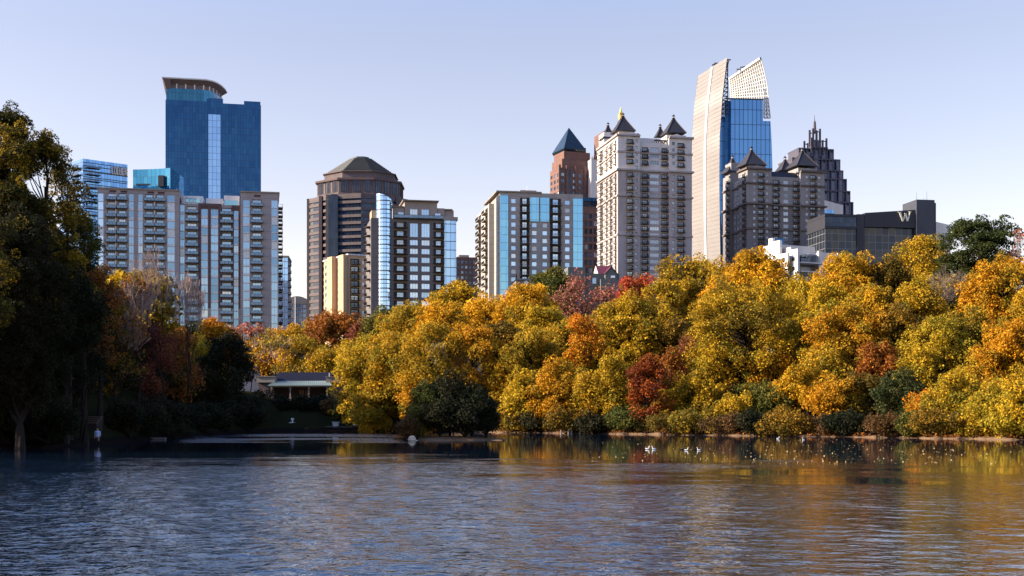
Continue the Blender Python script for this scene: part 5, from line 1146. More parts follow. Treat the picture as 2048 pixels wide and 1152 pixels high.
# (px, top, bottom, half width, distance, palette, label, extra)
A = 'autumn trees on the far bank'
T = [
 # skyline row, left of the middle
 (455, 655, 760, 40, 300, 'rust', 'small rust brown tree behind the dark round evergreen, below the beige block'),
 (536, 655, 752, 52, 300, 'amber', 'thin golden brown tree directly above the left end of the pavilion roof', dict(dens=.5)),
 (598, 668, 755, 50, 285, 'gold', 'golden tree with bare limbs above the middle of the pavilion roof', dict(dens=.6)),
 (655, 690, 760, 52, 280, 'gold', 'low golden tree above the right end of the pavilion roof', dict(dens=.75)),
 (672, 626, 720, 60, 340, 'rust', 'rust orange tree in front of the cream apartment building'),
 (728, 640, 720, 34, 325, 'wine', 'dark red tree between the cream apartment building and the green evergreens'),
 (600, 645, 700, 48, 350, 'amber', 'small amber tree below the gap between the beige block and the brown tower', dict(dens=.7)),
 (775, 612, 720, 44, 300, 'green', 'dark green tree in front of the glass cylinder of the dark apartment tower'),
 (722, 668, 800, 48, 265, 'lime', 'lime green tree behind the low golden tree right of the pavilion'),
 # middle left big golden mass
 (818, 606, 700, 60, 238, 'gold', 'golden round tree in front of the rounded glass corner'),
 (880, 600, 740, 62, 228, 'bright', 'bright yellow tree below the right half of the dark apartment tower'),
 (912, 568, 640, 46, 255, 'olive', 'dark olive gold tree rising right of the dark apartment tower'),
 (975, 596, 700, 52, 240, 'bright', 'bright yellow tree below the left wing of the cyan cornered building'),
 (792, 660, 830, 58, 215, 'gold', 'golden tree standing left behind the island evergreens', dict(lean=(-1, 0))),
 (722, 690, 842, 48, 222, 'lemon', 'lemon yellow tree leaning over the water right of the pavilion', dict(lean=(-1.0, 0))),
 (862, 640, 800, 66, 205, 'gold', 'large golden tree with dark forked limbs above the island evergreens', dict(dens=.75)),
 (945, 650, 850, 62, 206, 'amber', 'amber tree directly right behind the island evergreens'),
 # right skyline row
 (1056, 570, 700, 62, 232, 'bright', 'bright yellow tree in front of the cyan cornered building'),
 (1103, 540, 640, 46, 262, 'green', 'dark green tree poking above the yellow crowns at the cyan cornered building'),
 (1150, 552, 640, 42, 250, 'pink', 'pinkish red thinly leaved tree in front of the grey house', dict(dens=.3)),
 (1212, 566, 650, 38, 248, 'pink', 'sparse pale pink tree below the dark red gabled roof', dict(dens=.2)),
 (1272, 546, 620, 38, 236, 'crimson', 'crimson tree top below the pale turreted tower', dict(dens=.7)),
 (1340, 590, 700, 55, 240, 'olive', 'olive tree between the crimson tree top and the golden dome of leaves'),
 (1395, 516, 640, 78, 244, 'olive', 'broad olive gold tree below the foot of the sail shaped tower'),
 (1512, 507, 660, 82, 226, 'bright', 'tallest bright golden tree in front of the grey turreted tower'),
 (1600, 560, 720, 58, 220, 'lime', 'yellow green tree below the white modern apartment building'),
 (1692, 508, 650, 66, 212, 'bright', 'bright orange gold tree right of the white modern apartment building'),
 (1770, 520, 650, 58, 212, 'darkgold', 'dark green and gold tree below the black hotel'),
 (1842, 470, 620, 56, 236, 'olive', 'thin yellow tree rising below the right end of the black hotel', dict(dens=.75)),
 (1965, 520, 700, 66, 226, 'olive', 'olive gold tree directly below the broad crown of the pine'),
 (1920, 545, 680, 50, 222, 'darkgold', 'shaded tree left below the pine, behind the bare grey tree'),
 (1900, 560, 700, 60, 205, 'lime', 'yellow green tree below the big pine'),
 (2008, 508, 660, 75, 185, 'amber', 'amber tree right of the pine at the right edge of the picture'),
 (2075, 560, 720, 60, 170, 'gold', 'golden tree cut by the right edge of the picture'),
 # middle row
 (1060, 660, 800, 58, 208, 'gold', 'golden tree in the middle row right of the island evergreens'),
 (1128, 640, 780, 62, 214, 'gold', 'golden tree left of the orange branch in the middle of the bank'),
 (1168, 628, 720, 38, 204, 'orange', 'orange red tree top among the golden trees, below the sparse pink tree', dict(dens=.7)),
 (1262, 590, 760, 82, 216, 'olive', 'big olive yellow tree below the crimson tree top'),
 (1355, 640, 760, 58, 212, 'darkgold', 'dark shaded tree behind the red maple'),
 (1385, 665, 800, 55, 200, 'wine', 'wine red tree half hidden right of the red maple', dict(dens=.7)),
 (1430, 640, 800, 60, 202, 'olive', 'olive gold tree left of the big tree with dark open limbs'),
 (1492, 560, 800, 118, 190, 'olive', 'largest spreading olive gold tree with dark open limbs', dict(dens=.9, limbs=True)),
 (1630, 620, 800, 72, 186, 'lime', 'yellow green tree right of the largest spreading tree'),
 (1700, 600, 790, 72, 180, 'amber', 'orange gold tree below the bright orange gold crown'),
 (1790, 610, 800, 66, 180, 'darkgold', 'dark shaded tree between orange gold and yellow green crowns'),
 (1872, 640, 820, 66, 172, 'lime', 'tall yellow green tree below the bare grey tree'),
 (1950, 610, 780, 60, 174, 'olive', 'olive tree below the pine, left of the amber trees'),
 (2025, 640, 830, 75, 158, 'amber', 'orange gold tree at the right edge, above the lime bushes'),
 # waterside row
 (1050, 740, 862, 44, 197, 'lemon', 'low yellow tree at the water just right of the island'),
 (1112, 720, 862, 56, 194, 'amber', 'amber tree hanging over the water above the wooden posts'),
 (1180, 740, 860, 48, 190, 'gold', 'gold tree at the water between the posts and the red maple'),
 (1228, 700, 862, 42, 188, 'olive', 'dull yellow tree at the water touching the red maple on its left'),
 (1296, 708, 864, 40, 180, 'red', 'red maple at the water\'s edge, the only red tree on the shore', dict(name='red_maple', dens=.8)),
 (1342, 690, 780, 28, 190, 'rust', 'smaller rust red tree behind the right shoulder of the red maple', dict(dens=.6)),
 (1400, 740, 864, 50, 182, 'olive', 'olive tree at the water right of the red maple'),
 (1470, 790, 868, 42, 176, 'olive', 'low bushy olive tree at the water below the largest spreading tree'),
 (1545, 770, 868, 52, 176, 'green', 'low dark green tree at the water below the largest spreading tree'),
 (1610, 720, 850, 50, 174, 'gold', 'gold tree overhanging the pale beach'),
 (1668, 762, 866, 56, 166, 'amber', 'orange tree with drooping branches over the beach'),
 (1735, 740, 866, 48, 166, 'darkgold', 'shaded green gold tree behind the drooping orange tree'),
 (1800, 735, 870, 50, 158, 'glossy', 'glossy dark green magnolia at the beach end', dict(name='magnolia_tree')),
 (1850, 780, 872, 36, 154, 'orange', 'small orange tree beside the glossy magnolia'),
 (1905, 735, 880, 56, 150, 'lemon', 'yellow green tree dipping into the water right of the magnolia'),
 (1990, 770, 884, 62, 143, 'lime', 'bright lime tree bush dipping into the water near the right edge'),
 (2060, 740, 888, 60, 138, 'lemon', 'yellow bush tree cut by the right edge at the water'),
 (2020, 760, 830, 40, 150, 'amber', 'small amber crown above the bright lime bush'),
]
for t in T:
    k = dict(t[7]) if len(t) > 7 else {}
    tree(*t[:7], **k)
EX = [
 (1010, 640, 800, 46, 212, 'darkgold', 'shaded gold tree right of the amber tree behind the island'),
 (845, 740, 860, 40, 203, 'amber', 'amber tree low behind the lighter green island evergreen'),
 (750, 760, 852, 34, 214, 'gold', 'low gold tree right of the leaning lemon yellow tree'),
 (1085, 610, 760, 50, 222, 'lemon', 'lemon yellow tree below the dark green tree at the cyan cornered building'),
 (1215, 610, 740, 46, 222, 'gold', 'gold tree between the orange red tree top and the big olive yellow tree'),
 (1320, 560, 700, 46, 228, 'gold', 'gold tree just right of the crimson tree top'),
 (1450, 560, 720, 52, 222, 'amber', 'amber tree left below the tallest bright golden tree'),
 (1575, 600, 760, 52, 206, 'gold', 'gold tree right of the crown of the largest spreading tree'),
 (1650, 560, 700, 44, 205, 'lemon', 'yellow tree at the lower right of the white modern building'),
 (1735, 560, 720, 50, 198, 'gold', 'gold tree right of the bright orange gold tree'),
 (1835, 560, 720, 52, 196, 'olive', 'olive gold tree below the thin yellow hotel tree'),
 (1340, 780, 866, 34, 184, 'lime', 'small lime tree right of the red maple at the water'),
 (1650, 690, 800, 50, 176, 'gold', 'gold tree above the drooping orange tree'),
 (1760, 680, 800, 44, 172, 'rust', 'rust tinged tree above the glossy magnolia'),
 (1945, 700, 830, 48, 162, 'gold', 'gold tree above the yellow green waterside tree'),
 (1840, 690, 800, 44, 168, 'lime', 'lime tree above the small orange tree by the magnolia'),
 (1540, 700, 830, 48, 184, 'amber', 'amber tree under the right limbs of the largest spreading tree'),
 (1420, 700, 820, 42, 190, 'gold', 'gold tree under the left limbs of the largest spreading tree'),
 (1020, 700, 840, 40, 203, 'gold', 'gold tree rising behind the right tip of the island'),
 (1990, 690, 800, 50, 160, 'lemon', 'yellow tree below the amber tree beside the pine'),
]
EX += [(2150, 500, 780, 70, 180, 'amber', 'amber tree just outside the right edge, behind the waterside trees'), (2140, 740, 890, 66, 134, 'lime', 'lime bush tree just outside the right edge at the water'), (2270, 520, 880, 90, 150, 'gold', 'gold tree farther outside the right edge'), (2420, 480, 890, 110, 140, 'olive', 'olive tree farthest outside the right edge'), (2230, 760, 890, 60, 130, 'amber', 'amber bush tree at the water outside the right edge'), (2360, 740, 900, 70, 122, 'olive', 'olive bush tree at the water outside the right edge')]
for t in EX: tree(*t)
SB = [(1030, 815, 'darkgold', 'right of the island'), (1080, 840, 'dark', 'left of the pale posts'), (1146, 826, 'darkgold', 'behind the pale posts'), (1200, 844, 'dark', 'right of the pale posts'), (1254, 822, 'green', 'touching the red maple on its left'), (1340, 842, 'darkgold', 'touching the red maple on its right'), (1392, 828, 'olive', 'left of the standing geese'), (1455, 848, 'brown', 'right of the standing geese'),
      (1512, 832, 'dark', 'below the largest spreading tree'), (1585, 846, 'darkgold', 'at the left end of the pale beach'), (1640, 852, 'brown', 'in the middle of the pale beach'), (1700, 832, 'dark', 'right of the drooping orange tree'), (1765, 852, 'brown', 'beside the fallen log'), (1835, 840, 'green', 'between magnolia and small orange tree'), (1880, 830, 'darkgold', 'left of the yellow green waterside tree'), (1945, 845, 'olive', 'right of the yellow green waterside tree'), (2030, 840, 'lime', 'at the right edge of the picture')]
for px, top, pal, l in SB:
    th = math.degrees(math.atan2(px - 1024, F)); Ys = float(shore(th)) * math.cos(math.radians(th)) + 1.0
    tree(px, top, HY + (CZ - .2) / Ys * F, 42 + (px * 7) % 19, Ys, pal, 'low ' + dict(dark='dark', darkgold='dark gold', brown='brown', rust='rust red', lime='lime green', amber='amber', gold='gold', olive='olive', green='green', lemon='yellow')[pal] + ' waterside shrub ' + l, name='shrub', group='shrubs along the right shore', low=.3, limbs=False)
LB = [] + [(-40, 'at the left edge'), (40, 'below the tallest left tree'), (95, 'left of the steps'), (262, 'right of the person'), (300, 'below the bare brown tree'), (335, 'below the tallest bare tree'), (365, 'below the rust coloured tree'), (410, 'below the low dark evergreen'), (455, 'below the dark round evergreen'), (495, 'at the end of the dark bank')]
for i, (px, l) in enumerate(LB):
    th = math.degrees(math.atan2(px - 1024, F)); Ys = float(shore(th)) * math.cos(math.radians(th)) + 2.2
    tree(px, HY - 1.6 / Ys * F, HY + (CZ - .5) / Ys * F, 2.8 / Ys * F, Ys, 'dark', 'dark low shrub at the left waterside, ' + l, name='shrub', group='shrubs along the left shore', low=.4, limbs=False)
# deeper trees filling the wood behind the front rows
FILL = [(770, 690, 800, 60, 262, 'darkgold'), (870, 690, 800, 70, 262, 'darkgold'), (1000, 660, 800, 70, 262, 'darkgold'), (1100, 660, 800, 80, 262, 'olive'), (1210, 650, 800, 80, 262, 'darkgold'), (1320, 660, 800, 80, 255, 'darkgold'),
        (1440, 600, 780, 80, 255, 'darkgold'), (1560, 620, 780, 90, 250, 'darkgold'), (1680, 610, 780, 80, 245, 'darkgold'), (1790, 570, 760, 80, 240, 'darkgold'), (1900, 600, 780, 80, 225, 'darkgold'), (2000, 620, 800, 80, 210, 'darkgold')]
FL = ['left behind the golden round tree', 'behind the golden tree with forked limbs', 'behind the amber tree right of the island', 'behind the bright yellow tree at the cyan corners', 'below the sparse pink tree', 'below the olive tree next to the crimson top',
      'below the broad olive gold tree', 'below the tallest bright golden tree', 'below the bright orange gold tree', 'below the thin yellow tree by the hotel', 'below the pine', 'behind the orange gold tree at the right edge']
FL[2] = 'behind the amber tree'
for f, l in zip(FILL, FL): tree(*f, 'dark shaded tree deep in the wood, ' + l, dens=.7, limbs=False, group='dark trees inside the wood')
UND = [(700, 800, 846, 34, 232), (760, 800, 858, 40, 222), (1010, 800, 860, 40, 205), (1090, 800, 862, 50, 202), (1170, 800, 862, 50, 198), (1250, 790, 862, 50, 192), (1340, 790, 862, 50, 188), (1430, 790, 864, 50, 184), (1510, 780, 866, 50, 184), (1590, 780, 868, 50, 178),
       (1660, 780, 868, 50, 174), (1740, 780, 870, 50, 168), (1830, 780, 872, 50, 162), (1930, 780, 876, 50, 156), (2030, 780, 880, 60, 148)]
for i, f in enumerate(UND):
    near = ['left of the lemon yellow tree', 'between the lemon yellow tree and the island', 'right of the island', 'under the wooden posts\' amber tree', 'left of the dull yellow tree', 'left behind the red maple', 'right behind the red maple', 'under the olive gold trees', 'under the largest spreading tree', 'behind the low dark green tree', 'behind the drooping orange tree', 'left of the magnolia', 'right behind the magnolia', 'behind the yellow green waterside tree', 'behind the bright lime bush'][i]
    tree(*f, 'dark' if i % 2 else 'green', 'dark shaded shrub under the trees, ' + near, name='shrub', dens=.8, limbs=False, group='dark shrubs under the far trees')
LF = [(-90, 300, 760, 90, 116, 'cut by the left edge'), (-20, 420, 760, 110, 128, 'left edge of the wood'), (70, 450, 780, 100, 130, 'behind the olive gold tree'), (150, 560, 840, 70, 140, 'behind the rust and wine red tree'), (215, 620, 850, 60, 165, 'behind the brown bare tree'), (290, 650, 855, 60, 185, 'behind the tallest bare tree'), (365, 690, 860, 60, 205, 'behind the low dark evergreen'), (450, 720, 862, 50, 212, 'behind the dark round evergreen'), (-40, 700, 880, 100, 100, 'at the lower left edge'), (70, 720, 884, 60, 116, 'under the dark tree left of the steps'), (225, 760, 868, 50, 150, 'right of the steps'), (290, 740, 868, 60, 166, 'under the bare trees'), (360, 780, 868, 50, 178, 'under the low dark evergreen'), (430, 790, 868, 50, 184, 'under the dark round evergreen'), (490, 800, 862, 34, 205, 'at the right end of the dark left bank')]
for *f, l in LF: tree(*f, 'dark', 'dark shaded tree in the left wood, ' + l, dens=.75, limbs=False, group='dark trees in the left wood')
# pine
tree(1958, 431, 545, 76, 205, 'pine', 'tall dark green pine with a broad flat topped crown, standing above the right trees', name='pine_tree', group=None, dens=.75, flat=.5, shape='umbrella')
# island evergreens; left side's sunlight put into greener leaves
for ix, (px, tp, hw, Yi, pl, lb) in enumerate([(900, 744, 48, 140, 'dark', 'tallest dark evergreen in the middle of the little island'), (846, 756, 32, 139, 'green', 'lighter green evergreen on the sunlit left side of the island'), (944, 768, 40, 139, 'dark', 'dark evergreen right of the tallest one on the island'),
    (972, 800, 26, 137.5, 'dark', 'low dark evergreen on the right tip of the island'), (880, 800, 44, 136.6, 'dark', 'low dark evergreen bush at the front of the island'), (930, 812, 44, 136.6, 'dark', 'low dark bush hanging into the water at the front right of the island'), (838, 818, 24, 137, 'green', 'low green bush above the pale boulders')]):
    tree(px, tp, 886, hw, Yi, pl, lb, name='evergreen_tree', group='evergreens on the island', dens=1.15, low=3.0)
for px, py, hw, lb in ((528, 812, 26, 'leftmost'), (566, 806, 18, 'second from the left'), (612, 812, 30, 'middle'), (640, 818, 26, 'second from the right'), (690, 806, 24, 'rightmost')):  # shrubs added to blacken the lawn, standing in for its shade
    Yh = 238 if px < 680 else 243; tree(px, py, HY + 0, hw, Yh, 'dark', lb + ' of the shrubs added to darken the shaded lawn below the pavilion', name='shrub', group='added dark shrubs below the pavilion', limbs=False, low=1.0)
tree(815, 838, 878, 22, 136, 'brown', 'low reddish brown bush at the left tip of the island', name='shrub', group=None, dens=.7)
# left bank
Lg = 'trees on the left bank'
LT = [
 (12, 208, 600, 78, 104, 'leftgold', 'tall green and gold tree at the left edge, highest of the left bank', dict(dens=1.25)),
 (92, 262, 600, 62, 106, 'leftgold', 'tall olive gold tree just right of the highest left tree', dict(dens=1.15)),
 (136, 312, 600, 40, 111, 'leftgold', 'green gold tree in front of the slanting glass building', dict(dens=.9)),
 (168, 420, 660, 44, 113, 'green', 'dark green tree in front of the left corner of the beige block', dict(dens=.8)),
 (40, 420, 800, 95, 98, 'dark', 'dark shaded tree filling the left edge of the bank'),
 (130, 500, 820, 80, 108, 'dark', 'dark shaded tree left of the orange tipped tree', dict(low=0.0)),
 (200, 525, 700, 40, 128, 'rust', 'rust and wine red tree left of the bare twiggy trees', dict(dens=.7)),
 (-60, 200, 700, 90, 92, 'leftgold', 'tall tree cut by the left edge of the picture', dict(dens=.7)),
 (230, 600, 840, 56, 142, 'darkgold', 'dark golden speckled tree below the rust and wine red tree', dict(dens=.6)),
 (300, 640, 850, 52, 156, 'wine', 'brown red shaded tree below the bare twiggy trees', dict(dens=.5)),
 (355, 660, 850, 50, 170, 'rust', 'rust coloured tree behind the bare twiggy trees', dict(dens=.6)),
 (392, 640, 760, 32, 205, 'green', 'small green tree left of the glowing orange crown', dict(dens=.9)),
 (424, 632, 730, 32, 198, 'orange', 'small glowing orange crown in front of the beige block', dict(dens=.9)),
 (400, 670, 800, 44, 190, 'lemon', 'yellow tree left of the dark round evergreen', dict(dens=.7)),
 (455, 668, 862, 44, 186, 'dark', 'dark round evergreen tree left of the pavilion', dict(name='evergreen_tree', dens=1.1)),
 (395, 740, 862, 48, 184, 'dark', 'dark low evergreen left of the dark round evergreen', dict(name='evergreen_tree')),
 (330, 760, 866, 48, 170, 'darkgold', 'low dark golden shrub tree at the left waterside', dict(dens=.7)),
 (240, 780, 868, 50, 158, 'green', 'low green shrub tree behind the person on the left bank', dict(dens=.8)),
 (150, 690, 810, 60, 124, 'dark', 'dark shrub tree above the stone steps', dict(low=0.0)),
 (60, 720, 880, 80, 108, 'dark', 'dark shrub tree at the left waterside'),
 (-62, 670, 800, 52, 94, 'gold', 'yellow lit tree branch at the left edge', dict(dens=.6)),
]
for t in LT:
    k = dict(t[7]) if len(t) > 7 else {}; k.setdefault('group', Lg)
    tree(*t[:7], **k)
bare_tree(330, 488, 62, 150, 'tallest bare grey twiggy tree in front of the beige block', seed=3, depth=7)
bare_tree(272, 555, 55, 146, 'bare grey brown tree left of the tallest bare tree', seed=8, depth=7, leaf='rust', leafn=.10)
bare_tree(378, 540, 40, 158, 'bare tree with fine pale twigs right of the tallest bare tree', seed=12, depth=7)
bare_tree(235, 620, 50, 142, 'bare brown tree at the left below the rust tree', seed=15, depth=7, leaf='rust', leafn=.12)
bare_tree(500, 648, 40, 290, 'bare pinkish tree right above the dark round evergreen', seed=21, leaf='pink', leafn=.25)
bare_tree(560, 660, 60, 262, 'bare forked tree with dark limbs over the pavilion roof', seed=25, leaf='gold', leafn=.35)
bare_tree(1880, 530, 62, 198, 'bare grey tree in front of the pine', seed=31, depth=7, mat=wall_mat('grey_brown_twigs', (.16, .12, .10)))
bare_tree(2044, 458, 26, 200, 'bare pale tree at the right edge beside the pine', seed=35, leaf='pink', leafn=.1)
bare_tree(905, 660, 50, 201, 'bare grey twiggy tree among the golden crowns above the island', seed=41, depth=6)
# trees on the left shore beyond the frame that throw the morning shade
for i, (x, y, h, r) in enumerate([(-62, 108, 25, 9), (-78, 92, 26, 10), (-84, 128, 27, 10), (-100, 112, 28, 11), (-72, 150, 26, 10), (-92, 165, 28, 11), (-84, 190, 27, 10), (-112, 185, 28, 11), (-106, 215, 27, 10), (-124, 228, 28, 11), (-84, 232, 24, 9), (-53, 116, 21, 7), (-58, 134, 22, 8), (-64, 158, 23, 8), (-70, 178, 23, 8), (-74, 206, 22, 8), (-66, 224, 20, 8), (-90, 145, 26, 9), (-98, 200, 27, 9)]):
    px = 1024 + x / y * F; gz = ground(x, y); top = HY - (gz + h - CZ) / y * F; bot = HY - (gz + 1 - CZ) / y * F
    tree(px, top, bot, r / y * F, y, 'dark' if i % 2 else 'olive', 'tall tree deep in the left park wood, behind the left bank trees', limbs=False, group='trees deep in the left park', dens=1.3, ls=.0022, puff=1.6)

# ------------------------------------------------------------ pavilion and lakeside details
M['postcream'] = wall_mat('toned_down_cream_paint', (.34, .30, .24))  # white pavilion posts toned down, the porch shade put into the colour
def hgt(px, py, Y): return CZ + (HY - py) / F * Y
pv = empty('pavilion', ((582 - 1024) / F * 250, 250, ground((582 - 1024) / F * 250, 250))); tag(pv, 'low park pavilion with a pale green metal porch roof on four white posts', 'pavilion')
ox, oz = pv.location.x, pv.location.z
def X(px, Y=250): return (px - 1024) / F * Y - ox
def Z(py, Y=250): return hgt(0, py, Y) - oz
porch = wall_mat('pale_green_metal_roof', (.20, .24, .20), (.12, .15, .13), rough=.6)
mb = MB(); mb.box(X(508), X(692), 4.5, 12, -2, Z(768), 0); mb.build('wall', M['browndark'], pv)
mb = MB(); mb.v += [(X(535), 3, Z(763)), (X(660), 3, Z(763)), (X(660), 12, Z(763)), (X(535), 12, Z(763)), (X(545), 7.5, Z(742)), (X(652), 7.5, Z(742))]
for q in ((0, 1, 5, 4), (2, 3, 4, 5), (1, 2, 5), (0, 4, 3), (0, 3, 2, 1)): mb.f.append(q); mb.m.append(0)
mb.build('roof', wall_mat('blue_black_shingles', (.007, .008, .02), rough=.8), pv)
mb = MB(); a0, a1, b0, b1 = X(538), X(665), X(546), X(652); z0_, z1_ = Z(771), Z(761)
mb.quad((a0, -1.2, z0_), (a1, -1.2, z0_), (b1, 2.95, z1_), (b0, 2.95, z1_), 0); mb.quad((a0, -1.2, z0_ - .14), (b0, 2.95, z1_ - .14), (b1, 2.95, z1_ - .14), (a1, -1.2, z0_ - .14), 0); mb.box(a0, a1, -1.26, -1.2, z0_ - .14, z0_ + .02, 0)
for i in range(30): t = i / 29; mb.tube((a0 + (a1 - a0) * t, -1.2, z0_ + .03), (b0 + (b1 - b0) * t, 2.95, z1_ + .03), .05, .05, 4, 0)
mb.build('porch_roof', porch, pv)
MB().box(X(542), X(662), -.9, -.7, Z(774.5), Z(771.6), 0).build('beam', M['postcream'], pv)
for px in (545, 582, 619, 655.5):
    x = X(px); mb = MB(); mb.box(x - .12, x + .12, -.92, -.68, -1, Z(774.6), 0); mb.box(x - .2, x + .2, -.99, -.61, -1, Z(795), 0); mb.box(x - .19, x + .19, -.98, -.62, Z(777), Z(774.7), 0); mb.build('post', M['postcream'], pv)
for a, c_, t in ((510, 547, 753), (650, 691, 754)): mb = MB(); mb.box(X(a), X(c_), 1.4, 4.4, Z(764.5), Z(t), 0); mb.box(X(a) - .15, X(c_) + .15, 1.25, 4.4, Z(t), Z(t - 1.4), 0); mb.box(X(a) + .3, X(c_) - .3, 1.9, 4.4, -2, Z(764.6), 1); mb.build('wing', [M['slab'], M['browndark']], pv)
MB().box(X(654.5), X(656.5), 2, 2.4, Z(754), Z(745), 0).build('chimney', M['white'], pv)
for a, c_ in ((591, 600), (603, 609)):
    mb = MB(); mb.quad((X(a), 4.44, Z(790)), (X(c_), 4.44, Z(790)), (X(c_), 4.44, Z(779)), (X(a), 4.44, Z(779)), 0); mb.box(X((a + c_) / 2) - .04, X((a + c_) / 2) + .04, 4.36, 4.43, Z(790), Z(779), 1); mb.build('door', [M['cream'], M['browndark']], pv)
mb = MB(); mb.box(X(535), X(668), -1.6, 4.4, -2.5, Z(798), 0); mb.build('porch_floor', M['browndark'], pv)

def slab_obj(name, label, cat, px0, px1, Y0, Y1, z0, z1, mat):
    mb = MB(); x0, x1 = (px0 - 1024) / F * Y0, (px1 - 1024) / F * Y0; mb.box(x0, x1, Y0, Y1, z0, z1, 0); mb.box(x0 - .05, x1 + .05, Y0 - .08, Y0 + .35, z1, z1 + .09, 0)
    return tag(mb.build(name, mat), label, cat)
slab_obj('retaining_wall', 'low pale stone lakeside wall in the shade below the pavilion', 'wall', 500, 768, 224.5, 226, -.3, hgt(0, 854, 225), M['stone2d'])
def pedestal(px, Y, py, label, w_, urn):
    x = (px - 1024) / F * Y; z0 = .4; z1 = hgt(0, py, Y); mb = MB(); mb.box(x - w_, x + w_, Y - w_, Y + w_, z0, z1, 0); mb.box(x - w_ - .12, x + w_ + .12, Y - w_ - .12, Y + w_ + .12, z1, z1 + .12, 0); mb.box(x - w_ - .1, x + w_ + .1, Y - w_ - .1, Y + w_ + .1, z0, z0 + .2, 0)
    if urn:
        mb.loft([(x, Y, z1 + .1), (x, Y, z1 + .3), (x, Y, z1 + .45), (x, Y, z1 + .75), (x, Y, z1 + .85)], [.16, .09, .2, .3, .22], 10)
    return tag(mb.build('pedestal', M['whitetrim']), label, 'pedestal')
pedestal(585, 226.5, 846, 'pale stone pedestal with an urn on the lakeside wall', .42, True); pedestal(672, 226.5, 845, 'wide pale pedestal without urn on the right part of the lakeside wall', .52, False)
mb = MB(); x = (711 - 1024) / F * 226; mb.loft([(x, 228, .7), (x, 228, 1.4), (x, 228, hgt(0, 833, 228))], [.75, .8, .85], 12); o = tag(mb.build('planter', M['white']), 'round cream stone planter under the leaning yellow tree', 'planter')
rng = np.random.default_rng(4)
c_ = np.array([[x, 228, hgt(0, 832, 228)], [x + .6, 228, hgt(0, 831, 228)], [x + 1.6, 229, 1.8], [x + 3, 230, 2.0], [x + 4.5, 231, 2.2]]); V, Q, col = leaf_cloud(rng, c_, np.full(5, .7), np.full(5, 60.), .6, .2, PAL['lime']); tag(link('shrub', np_mesh('shrub', V, Q, col, LEAF)), 'bright green shrubs spilling from the cream planter', 'shrub')
tree(662, 806, 834, 17, 236, 'brown', 'small clipped weeping brown bush on the dark lawn below the pavilion', name='shrub', group=None, dens=1.0, limbs=False)
# little monument on the lawn
x = (560.5 - 1024) / F * 242; gz = ground(x, 242); tag(MB().loft([(x, 242, gz - .2), (x, 242, gz + .5), (x, 242, hgt(0, 795, 242))], [.2, .17, .08], 4).build('stone_marker', M['whitetrim']), 'small upright white stone marker on the lawn before the pavilion', 'marker')
# stone steps, left bank
Ys = 122.5; st_ = empty('stone_steps', ((177 - 1024) / F * Ys, Ys, ground((177 - 1024) / F * Ys, Ys))); tag(st_, 'short flight of pale brown stone steps under the dark left trees', 'steps')
zs0 = hgt(0, 849, Ys) - st_.location.z
M['step_riser'] = wall_mat('shaded_riser_stone', (.035, .026, .022)); M['step_tread'] = wall_mat('lit_tread_stone', (.15, .11, .085))  # lit treads and shaded risers put into two tones of stone
for i in range(4):
    zt_ = zs0 + .19 * (i + 1); y_ = i * .42
    mb = MB().box(-.74, .74, y_ + .06, y_ + .55, zs0 - .9, zt_ - .075, 0); mb.box(-.78, .78, y_, y_ + .56, zt_ - .07, zt_, 1); mb.build('step', [M['step_riser'], M['step_tread']], st_)
# left lakeside kerb
slab_obj('lakeside_kerb', 'thin pale kerb line at the water on the left bank', 'kerb', 262, 330, 139, 139.5, -.3, .12, M['stone2d'])
# rocks
def rock(px, py, Y, r, label, seed, hz=.6):
    rn_ = random.Random(seed); x = (px - 1024) / F * Y; bm_ = MB(); n, k = 9, 6; vv = []
    pts = [(x, Y, -.25 + r * hz * 2.2 * i / (k - 1)) for i in range(k)]; rad = [(r * (math.sin(math.pi * (.25 + .65 * i / (k - 1))) ** .6) * rn_.uniform(.85, 1.1), r * .8 * rn_.uniform(.8, 1.1)) for i in range(k)]; rad[-1] = (r * .4, r * .3)
    bm_.loft(pts, rad, n); bm_.v = [(a + rn_.uniform(-.07, .07) * r, b2 + rn_.uniform(-.07, .07) * r, c2 + rn_.uniform(-.06, .06) * r) for a, b2, c2 in bm_.v]
    return tag(bm_.build('rock', M['warmgrey'] if seed % 2 else M['cream_rock']), label, 'rock')
M['cream_rock'] = wall_mat('pale_lake_rock', (.62, .50, .36), (.30, .22, .15), scale=2)
rock(824, 878, 133.5, .45, 'pale square boulder at the left tip of the island', 2, .75); rock(833, 880, 133.2, .26, 'smaller pale boulder right beside the square boulder', 4, .5)
# wooden posts at the shore
for i, (px, h) in enumerate(((1122, .5), (1137, .75), (1143, .6), (1160, .8))):
    Y = 187.5; x = (px - 1024) / F * Y
    mb = MB().loft([(x, Y, -.4), (x + .02, Y, h * .6), (x + .03, Y, h)], [.15, .13, .11], 8); tag(mb.build('mooring_post', M['postcream']), ['leftmost pale post standing in the shallow water', 'taller of the two close together pale posts in the water', 'shorter of the two close together pale posts in the water', 'rightmost pale post standing in the shallow water'][i], 'post', 'pale posts in the shallow water')
# driftwood log on the beach
mb = MB().loft([at(1740, 868, 151), at(1775, 865, 152) , at(1812, 862.5, 153), at(1830, 860, 153.5)], [.14, .16, .12, .06], 7); tag(mb.build('log', BARK), 'fallen dark log lying on the beach near the magnolia', 'log')
